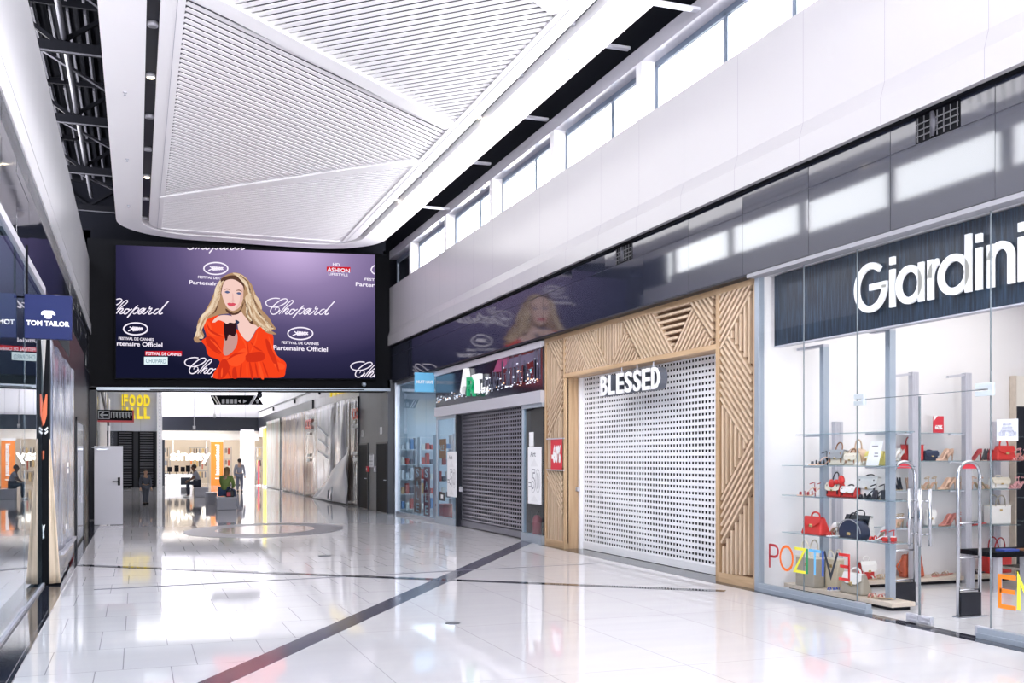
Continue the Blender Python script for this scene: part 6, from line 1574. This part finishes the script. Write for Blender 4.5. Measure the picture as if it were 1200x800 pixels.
# hanging direction signs
ysn = 33.0
a, b = at_y(111, 494.5, ysn), at_y(157, 480.5, ysn)
t = thing('hanging_sign', 'black hanging direction sign with left arrow and red border under the beam', 'sign', ((a.x + b.x) / 2, ysn, a.z))
m = MB(); m.rbox(a.x, b.x, ysn - .06, ysn + .06, a.z + .05, b.z, .01); m.build('box', BLACK, t)
m = MB(); m.box(a.x, b.x, ysn - .07, ysn - .05, a.z, a.z + .06); m.box(a.x, a.x + .07, ysn - .07, ysn - .05, a.z, b.z); m.box(b.x - .04, b.x, ysn - .07, ysn - .05, a.z, b.z); m.build('red_border', RED, t)
SILV = M('silver_print', (.5, .52, .56), .4)
ax, az = a.x + .16, (a.z + b.z) / 2 + .03; m = MB()
stroke_mesh(m, [(ax, az), (ax + .2, az)], .04, (0, ysn - .064, 0), XR, UP, YF); stroke_mesh(m, [(ax + .09, az + .08), (ax, az), (ax + .09, az - .08)], .04, (0, ysn - .064, 0), XR, UP, YF)
stroke_mesh(m, [(ax - .05, az - .11), (ax + .25, az - .11), (ax + .25, az + .11), (ax - .05, az + .11)], .02, (0, ysn - .064, 0), XR, UP, YF, closed=True); m.build('arrow', SILV, t)
m = MB()
for k in range(7):
    xk = ax + .3 + k * .085; stroke_mesh(m, [(xk, az - .09), (xk, az + .09), (xk + .055, az + .09), (xk + .055, az - .05 * (k % 2))], .022, (0, ysn - .064, 0), XR, UP, YF)
m.build('lettering', SILV, t)
m = MB(); m.tube([(a.x + .3, ysn, b.z), (a.x + .3, ysn, 8.0)], .01, 6); m.tube([(b.x - .3, ysn, b.z), (b.x - .3, ysn, 8.0)], .01, 6); m.build('suspension_rod', ALU, t)
ysn = 44.0
P = lambda x, y: (at_y(230 + x / 10, 450 + y / 10, ysn).x, at_y(230 + x / 10, 450 + y / 10, ysn).z)
t = thing('hanging_sign', 'black slanted hanging sign with pale stripes and a triangle at its right end', 'sign', (at_y(272, 470, ysn).x, ysn, at_y(272, 474, ysn).z))
def plate(pts, mat, name, y=0.0, d=.05): m = MB(); m.prism([(x, ysn - y, z) for x, z in pts], (0, d, 0)); m.build(name, mat, t)
plate([P(165, 130), P(680, 130), P(615, 240), P(215, 240)], BLACK, 'plate'); plate([P(715, 130), P(785, 240), P(648, 240)], BLACK, 'plate')
plate([P(680, 132), P(705, 132), P(645, 240), P(615, 240)], SILV, 'stripe_print', .0); plate([P(185, 138), P(200, 138), P(260, 236), P(243, 236)], LETP, 'stripe_print', .008, .008); plate([P(218, 138), P(234, 138), P(288, 236), P(272, 236)], LETP, 'stripe_print', .008, .008)
for k, xk in enumerate((300, 350, 400, 445)): plate([P(xk, 175), P(xk + 32, 175), P(xk + 32, 225), P(xk, 225)], SILV, 'letter_print', .008, .008)
plate([P(490, 200), P(520, 178), P(520, 222)], LETP, 'letter_print', .008, .008); plate([P(550, 178), P(590, 200), P(550, 222)], SILV, 'letter_print', .008, .008)
plate([P(716, 172), P(740, 200), P(727, 200), P(727, 222), P(705, 222), P(705, 200), P(692, 200)], SILV, 'arrow_print', .008, .008)
m = MB()
for px in (268.5, 287): x = at_y(px, 463, ysn).x; m.tube([(x, ysn + .02, at_y(px, 463.5, ysn).z), (x, ysn + .02, 8.0)], .01, 6)
m.build('suspension_rod', ALU, t)
for px, py, Y, lab in ((227.5, 503, 48, 'small white sensor hanging on a wire before the far orange banner shop'), (251.5, 489, 50, 'small white sensor hanging higher, beside the slanted black sign')):
    p = at_y(px, py, Y); t = thing('hanging_sensor', lab, 'sensor', (p.x, Y, p.z)); m = MB(); m.tube([(p.x, Y, p.z), (p.x, Y, p.z + .16)], .06, 8); m.build('body', WHITE, t, True); m = MB(); m.tube([(p.x, Y, p.z + .15), (p.x, Y, 8.0)], .012, 5); m.build('wire', WHITE, t)
# the far lit shop
WARM = emis('lit_shop_letter', (1.0, .95, .85), 2.2)
t = thing('shop_sign', 'glowing white shop name in the window of the far warm shop', 'sign', (fx(223, 64.9), 64.9, 1.5)); m = MB(); text(m, 'sinsay', (fx(199.5, 64.8), 64.8, at_y(220, 543, 64.8).z), XR, UP, YF, fx(246.5, 64.8) - fx(199.5, 64.8), .78, .05, bold=.03); m.build('lettering', WARM, t)
m = MB(); m.tube([(fx(203, 64.85), 64.9, 1.9), (fx(203, 64.85), 64.97, 2.85)], .015, 5); m.tube([(fx(242, 64.85), 64.9, 1.9), (fx(242, 64.85), 64.97, 2.85)], .015, 5); m.build('hanger', ALU, t)
x0_, x1_ = fx(247.2, 64.7), fx(261.5, 64.7); z0_, z1_ = at_y(254, 565, 64.7).z, at_y(254, 517.5, 64.7).z
t = thing('banner', 'tall orange banner with white vertical lettering in the far warm shop', 'banner', ((x0_ + x1_) / 2, 64.7, 0)); m = MB(); m.box(x0_, x1_, 64.7, 64.74, 0, z1_); m.build('panel', ORANGE, t)
m = MB(); text(m, 'international', (x0_ + .5, 64.69, z0_ + .45), UP, -XR, YF, 1.85, .26, .004, bold=.05); m.box(x0_ + .24, x0_ + .52, 64.685, 64.70, z0_ + .2, z0_ + .28); m.build('lettering', LETP, t)
m = MB(); m.box(x0_ - .03, x1_ + .03, 64.69, 64.75, z1_, z1_ + .15); m.build('top_rail', LETP, t)
x0_ = fx(194, 64.3); t = thing('cash_counter', 'white cash counter with dark monitors at the front of the far warm shop', 'counter', (x0_ + .9, 64.3, 0))
m = MB(); m.box(x0_, x0_ + 1.5, 64.1, 64.7, 0, .62); m.build('body', LETP, t); m = MB(); m.box(x0_ - .03, x0_ + 1.55, 64.05, 64.72, .62, .72); m.build('worktop', WHITE, t); m = MB(); m.box(x0_ + .85, x0_ + 1.4, 64.09, 64.1, .08, .52); m.build('front_panel', NAVY, t)
for k, dx in enumerate((.1, .5, .85, 1.15)):
    m = MB(); m.rbox(x0_ + dx, x0_ + dx + .25, 64.2, 64.24, .85, 1.15 + .08 * (k % 2), .01); m.box(x0_ + dx + .1, x0_ + dx + .15, 64.2, 64.26, .72, .9); m.box(x0_ + dx + .05, x0_ + dx + .2, 64.15, 64.3, .72, .735)
    tag(m.build('monitor', BLACK), 'dark monitor on the far white cash counter, %s from its left end' % ordn[k].replace('nearest', 'first'), 'monitor', 'monitors on the far counter')
random.seed(5); GC = [M('cloth_%d' % i, c, .8) for i, c in enumerate(((.6, .12, .08), (.1, .09, .1), (.7, .55, .3), (.35, .3, .28), (.75, .7, .66), (.85, .3, .08), (.25, .3, .4)))]
for k, (pa, pb, Y, lab) in enumerate(((262.5, 271, 66, 'clothes rail right of the tall orange banner'), (192, 199, 66.5, 'clothes rail at the left side of the far warm shop'), (222, 244, 69, 'clothes rail deep inside the far warm shop'), (299.5, 308, 66, 'clothes rail in the narrow shop behind the white column'))):
    xa_, xb_ = fx(pa, Y), fx(pb, Y); t = thing('clothes_rail', lab, 'clothes rail', ((xa_ + xb_) / 2, Y, 0))
    m = MB()
    for zz in (.85, 1.6, 2.35): m.tube([(xa_, Y, zz), (xb_, Y, zz)], .02, 6)
    m.tube([(xa_, Y, 0), (xa_, Y, 2.4)], .025, 6); m.tube([(xb_, Y, 0), (xb_, Y, 2.4)], .025, 6); m.build('rail', ALU, t)
    for zz in (.82, 1.57, 2.32):
        n_ = max(2, int((xb_ - xa_) / .18))
        for i in range(n_):
            xx = xa_ + .06 + (xb_ - xa_ - .1) * i / n_; w = random.uniform(.05, .13); m = MB(); h = random.uniform(.3, .6)
            m.prism([(xx, Y - .12, zz - h), (xx + w, Y - .12, zz - h), (xx + w, Y - .1, zz - .08), (xx + w / 2, Y - .05, zz), (xx, Y - .1, zz - .08)], (0, .2, 0)); m.build('garment', random.choice(GC), t)
for k, px in enumerate((203, 212, 228, 237, 266, 276)):
    Y = 67.0; t = thing('ceiling_spotlight', 'bright spotlight on the ceiling of the far warm shop, %s from its left' % ordn[k].replace('nearest', 'first'), 'spotlight', (fx(px, Y), Y, 3.4), group='spotlights of the far warm shop')
    m = MB(); m.tube([(fx(px, Y), Y, 3.4), (fx(px, Y), Y, 3.0)], .05, 8); m.build('housing', BLACK, t, True); m = MB(); m.ell((fx(px, Y), Y - .03, 2.97), .08, .08, .05); m.build('lamp', WARM, t, True)
t = thing('red_pole', 'slim red pole in the narrow shop right of the white column', 'pole', (fx(303, 64.5), 64.5, 0)); m = MB(); m.tube([(fx(303, 64.5), 64.5, 0), (fx(303, 64.5), 64.5, 1.5)], .05, 8); m.build('shaft', RED, t, True); m = MB(); m.tube([(fx(303, 64.5), 64.5, 0), (fx(303, 64.5), 64.5, .04)], .16, 12); m.build('foot', ALU, t)

# ================================================================== BENCHES AND PEOPLE
BEN = M('bench_grey', (.42, .42, .48), .45)
def bench(px0, px1, yb, hh, depth, lab):
    q = at_z((px0 + px1) / 2, yb, 0); xa_, xb_ = at_y(px0, yb, q.y).x, at_y(px1, yb, q.y).x
    t = thing('bench', lab, 'bench', ((xa_ + xb_) / 2, q.y, 0)); m = MB(); m.rbox(xa_, xb_, q.y, q.y + depth, .0, hh - .03, .008); m.build('base', BEN, t); m = MB(); m.rbox(xa_ - .01, xb_ + .01, q.y - .01, q.y + depth + .01, hh - .03, hh, .008); m.build('seat', ALUL, t); return (xa_ + xb_) / 2, q.y + depth / 2
b1 = bench(254.5, 277, 597, .40, .7, 'grey box bench nearest to the camera, with a person in green sitting on it')
b2 = bench(243, 254, 591, .42, 1.2, 'low grey bench just left of the nearest box bench')
b3 = bench(228.5, 244.5, 582.5, .42, .9, 'farther grey box bench with a man sitting on its left end')
SKN = [M('skin_fair', (.6, .38, .28), .5), M('skin_brown', (.16, .08, .05), .5), M('skin_tan', (.5, .3, .2), .5)]
def skinmesh(name, verts, edges, rad, mat, parent, root=0, sub=1):
    me = bpy.data.meshes.new(name); off = wloc(parent)
    me.from_pydata([tuple(Vector(v)) for v in verts], edges, []); me.materials.append(mat)
    o = bpy.data.objects.new(name, me); C.objects.link(o); o.parent = parent
    md = o.modifiers.new('skin', 'SKIN'); md.use_smooth_shade = True
    for i, d in enumerate(me.skin_vertices[0].data):
        d.radius = (rad[i], rad[i]) if not isinstance(rad[i], tuple) else rad[i]; d.use_root = (i == root)
    s = o.modifiers.new('sub', 'SUBSURF'); s.levels = sub; s.render_levels = sub
    return o
def person(pos, rz, label, J, H, skin, top, bottom, hair, long_sleeve=False, long_hair=False, shoes=None):
    """J: joints in metres, facing -y, feet on z = 0"""
    t = thing('person', label, 'person', pos, rz)
    k = H
    V, E, R = [], [], []
    def v(p, r, par=None):
        V.append(tuple(c * k for c in p)); R.append(r * k)
        if par is not None: E.append((par, len(V) - 1))
        return len(V) - 1
    pel = v(J['pelvis'], .085); wa = v(J['waist'], .075, pel); ch = v(J['chest'], .088, wa); nk = v(J['neck'], .034, ch)
    hd = J['head']; jaw = v((hd[0], hd[1] - .012, hd[2] - .035), .045, nk); h2 = v((hd[0], hd[1], hd[2] + .015), .056, jaw); v((hd[0], hd[1] + .006, hd[2] + .055), .036, h2)
    v((hd[0], hd[1] - .065, hd[2] - .01), .009, h2)
    for s in (-1, 1):
        n = 'L' if s < 0 else 'R'
        sh_ = v(J['sh' + n], .036, ch); el = v(J['el' + n], .027, sh_); wr = v(J['wr' + n], .018, el)
        W_ = Vector(J['wr' + n]); d = (W_ - Vector(J['el' + n])).normalized(); side = d.cross(Vector((0, 1, .3))).normalized()
        pm = v(tuple(W_ + d * .035), .02, wr)
        for f in range(4):
            b0 = v(tuple(W_ + d * (.055) + side * (.015 * (f - 1.5))), .0065, pm); v(tuple(W_ + d * (.095 - .006 * abs(f - 1.2)) + side * (.018 * (f - 1.5)) + Vector((0, -.012, -.008))), .005, b0)
        v(tuple(W_ + d * .045 - side * .038), .0065, pm)
        hp = v(J['hp' + n], .06, pel); kn = v(J['kn' + n], .038, hp); an = v(J['an' + n], .024, kn); a_ = J['an' + n]; v((a_[0], a_[1] - .075, .018), .02, an)
        v(tuple(Vector(hd) + Vector((s * .058, .004, .0))), .012, h2)
    bd = skinmesh('body', V, E, R, skin, t)
    def cloth(name, names, edges, rad, mat): return skinmesh(name, [tuple(c * k for c in J[n]) for n in names], edges, [r * k for r in rad], mat, t)
    arm = ['pelvis', 'waist', 'chest', 'shL', 'elL', 'shR', 'elR'] + (['wrL', 'wrR'] if long_sleeve else [])
    mid = lambda a, b, f: tuple(Vector(J[a]) * (1 - f) + Vector(J[b]) * f)
    if not long_sleeve: J = dict(J, elL=mid('shL', 'elL', .7), elR=mid('shR', 'elR', .7))
    cloth('shirt', arm, [(0, 1), (1, 2), (2, 3), (3, 4), (2, 5), (5, 6)] + ([(4, 7), (6, 8)] if long_sleeve else []), [.096, .087, .1, .048, .04, .048, .04] + ([.028, .028] if long_sleeve else []), top)
    cloth('trousers', ['pelvis', 'hpL', 'knL', 'anL', 'hpR', 'knR', 'anR'], [(0, 1), (1, 2), (2, 3), (0, 4), (4, 5), (5, 6)], [.096, .072, .05, .036, .072, .05, .036], bottom)
    for n in 'LR':
        a_ = Vector(J['an' + n]) * k; m = MB(); m.ell((a_.x, a_.y - .05 * k, .035), .04 * k / 1.0, .085 * k, .036); m.build('shoe', shoes or BLACK, t, True, local=True)
        m = MB(); m.ell((hd[0] * k + (-.022 if n == 'L' else .022) * k, (hd[1] - .056) * k, (hd[2] + .012) * k), .008 * k, .005 * k, .005 * k, 0, 8, 6); m.build('eye', BLACK, bd, True, local=True)
    m = MB(); m.box((hd[0] - .018) * k, (hd[0] + .018) * k, (hd[1] - .061) * k, (hd[1] - .055) * k, (hd[2] - .04) * k, (hd[2] - .034) * k); m.build('mouth', M('lips', (.35, .12, .1), .5), bd, local=True)
    m = MB(); m.ell((hd[0] * k, (hd[1] + .018) * k, (hd[2] + .03) * k), .064 * k, .064 * k, .062 * k)
    if long_hair: m.ell((hd[0] * k, (hd[1] + .045) * k, (hd[2] - .05) * k), .06 * k, .04 * k, .09 * k)
    m.build('hair', hair, t, True, local=True)
    return t
def stand(step=.0):
    return dict(pelvis=(0, 0, .53), waist=(0, 0, .62), chest=(0, .0, .74), neck=(0, 0, .845), head=(0, -.01, .925), shL=(-.115, 0, .80), shR=(.115, 0, .80), elL=(-.145, .02, .63), elR=(.145, .02, .63), wrL=(-.15, -.03, .485), wrR=(.15, -.03, .485), hpL=(-.055, 0, .50), hpR=(.055, 0, .50), knL=(-.06, -.01 - step, .28), knR=(.06, -.01 + step * .4, .28), anL=(-.06, 0 - step * .8, .045), anR=(.06, step * 1.2, .045))
def sit(lean=.06, seat=.25):
    z = seat + .1
    return dict(pelvis=(0, .0, z), waist=(0, -.01, z + .1), chest=(0, -lean, z + .22), neck=(0, -lean - .025, z + .325), head=(0, -lean - .05, z + .40), shL=(-.11, -lean, z + .285), shR=(.11, -lean, z + .285), elL=(-.13, -lean - .06, z + .13), elR=(.13, -lean - .06, z + .13), wrL=(-.06, -lean - .17, z + .07), wrR=(.06, -lean - .17, z + .07), hpL=(-.06, -.02, z), hpR=(.06, -.02, z), knL=(-.075, -.26, z + .01), knR=(.075, -.26, z + .01), anL=(-.075, -.24, .045), anR=(.075, -.26, .045))
GSH = M('grey_shirt', (.34, .35, .42), .8); DTR = M('dark_trousers', (.03, .035, .06), .8); BTR = M('blue_grey_trousers', (.2, .22, .3), .8); GRN = M('green_top', (.25, .36, .1), .8); JEAN = M('jeans_blue', (.06, .1, .22), .8)
HRD = M('hair_dark', (.02, .015, .012), .6); HRB = M('hair_blond_brown', (.3, .19, .09), .6); DK = M('dark_coat', (.09, .1, .13), .8)
q = at_z(280.8, 576, 0); person((q.x, q.y, 0), math.pi - .2, 'person in a grey shirt standing with back turned before the white column', stand(.03), 1.62, SKN[0], GSH, BTR, HRD, True)
q = at_z(170.5, 591, 0); person((q.x, q.y, 0), .3, 'dark clothed person walking near the louvred shutters', stand(.07), (591.5 - 551.0) * q.y * .98 / 1200 * .98, SKN[2], DK, DK, HRD, True)
person((b3[0] - .12, b3[1], 0), -HP + .05, 'person in a grey shirt and dark shorts sitting sideways on the farther bench', sit(.07, .255), 1.66, SKN[1], GSH, DTR, HRD, shoes=LETP)
person((b1[0] - .02, b1[1] + .13, 0), math.pi - .5, 'person in a green top sitting with back turned on the nearest grey bench', sit(.06, .25), 1.64, SKN[0], GRN, JEAN, HRB, True, True, shoes=LETP)
t = thing('handbag', 'dark bag with red patch lying on the nearest grey bench by the person in green', 'bag', (b1[0] + .1, b1[1] - .28, .4))
m = MB(); m.rbox(b1[0] - .02, b1[0] + .24, b1[1] - .33, b1[1] - .2, .402, .62, .03); m.build('body', NAVY, t); m = MB(); m.box(b1[0] + .0, b1[0] + .12, b1[1] - .337, b1[1] - .328, .43, .56); m.build('patch', RED, t); m = MB(); m.tube([(b1[0] + .02, b1[1] - .26, .6), (b1[0] + .1, b1[1] - .26, .72), (b1[0] + .2, b1[1] - .26, .6)], .012, 6); m.build('handle', NAVY, t, True)
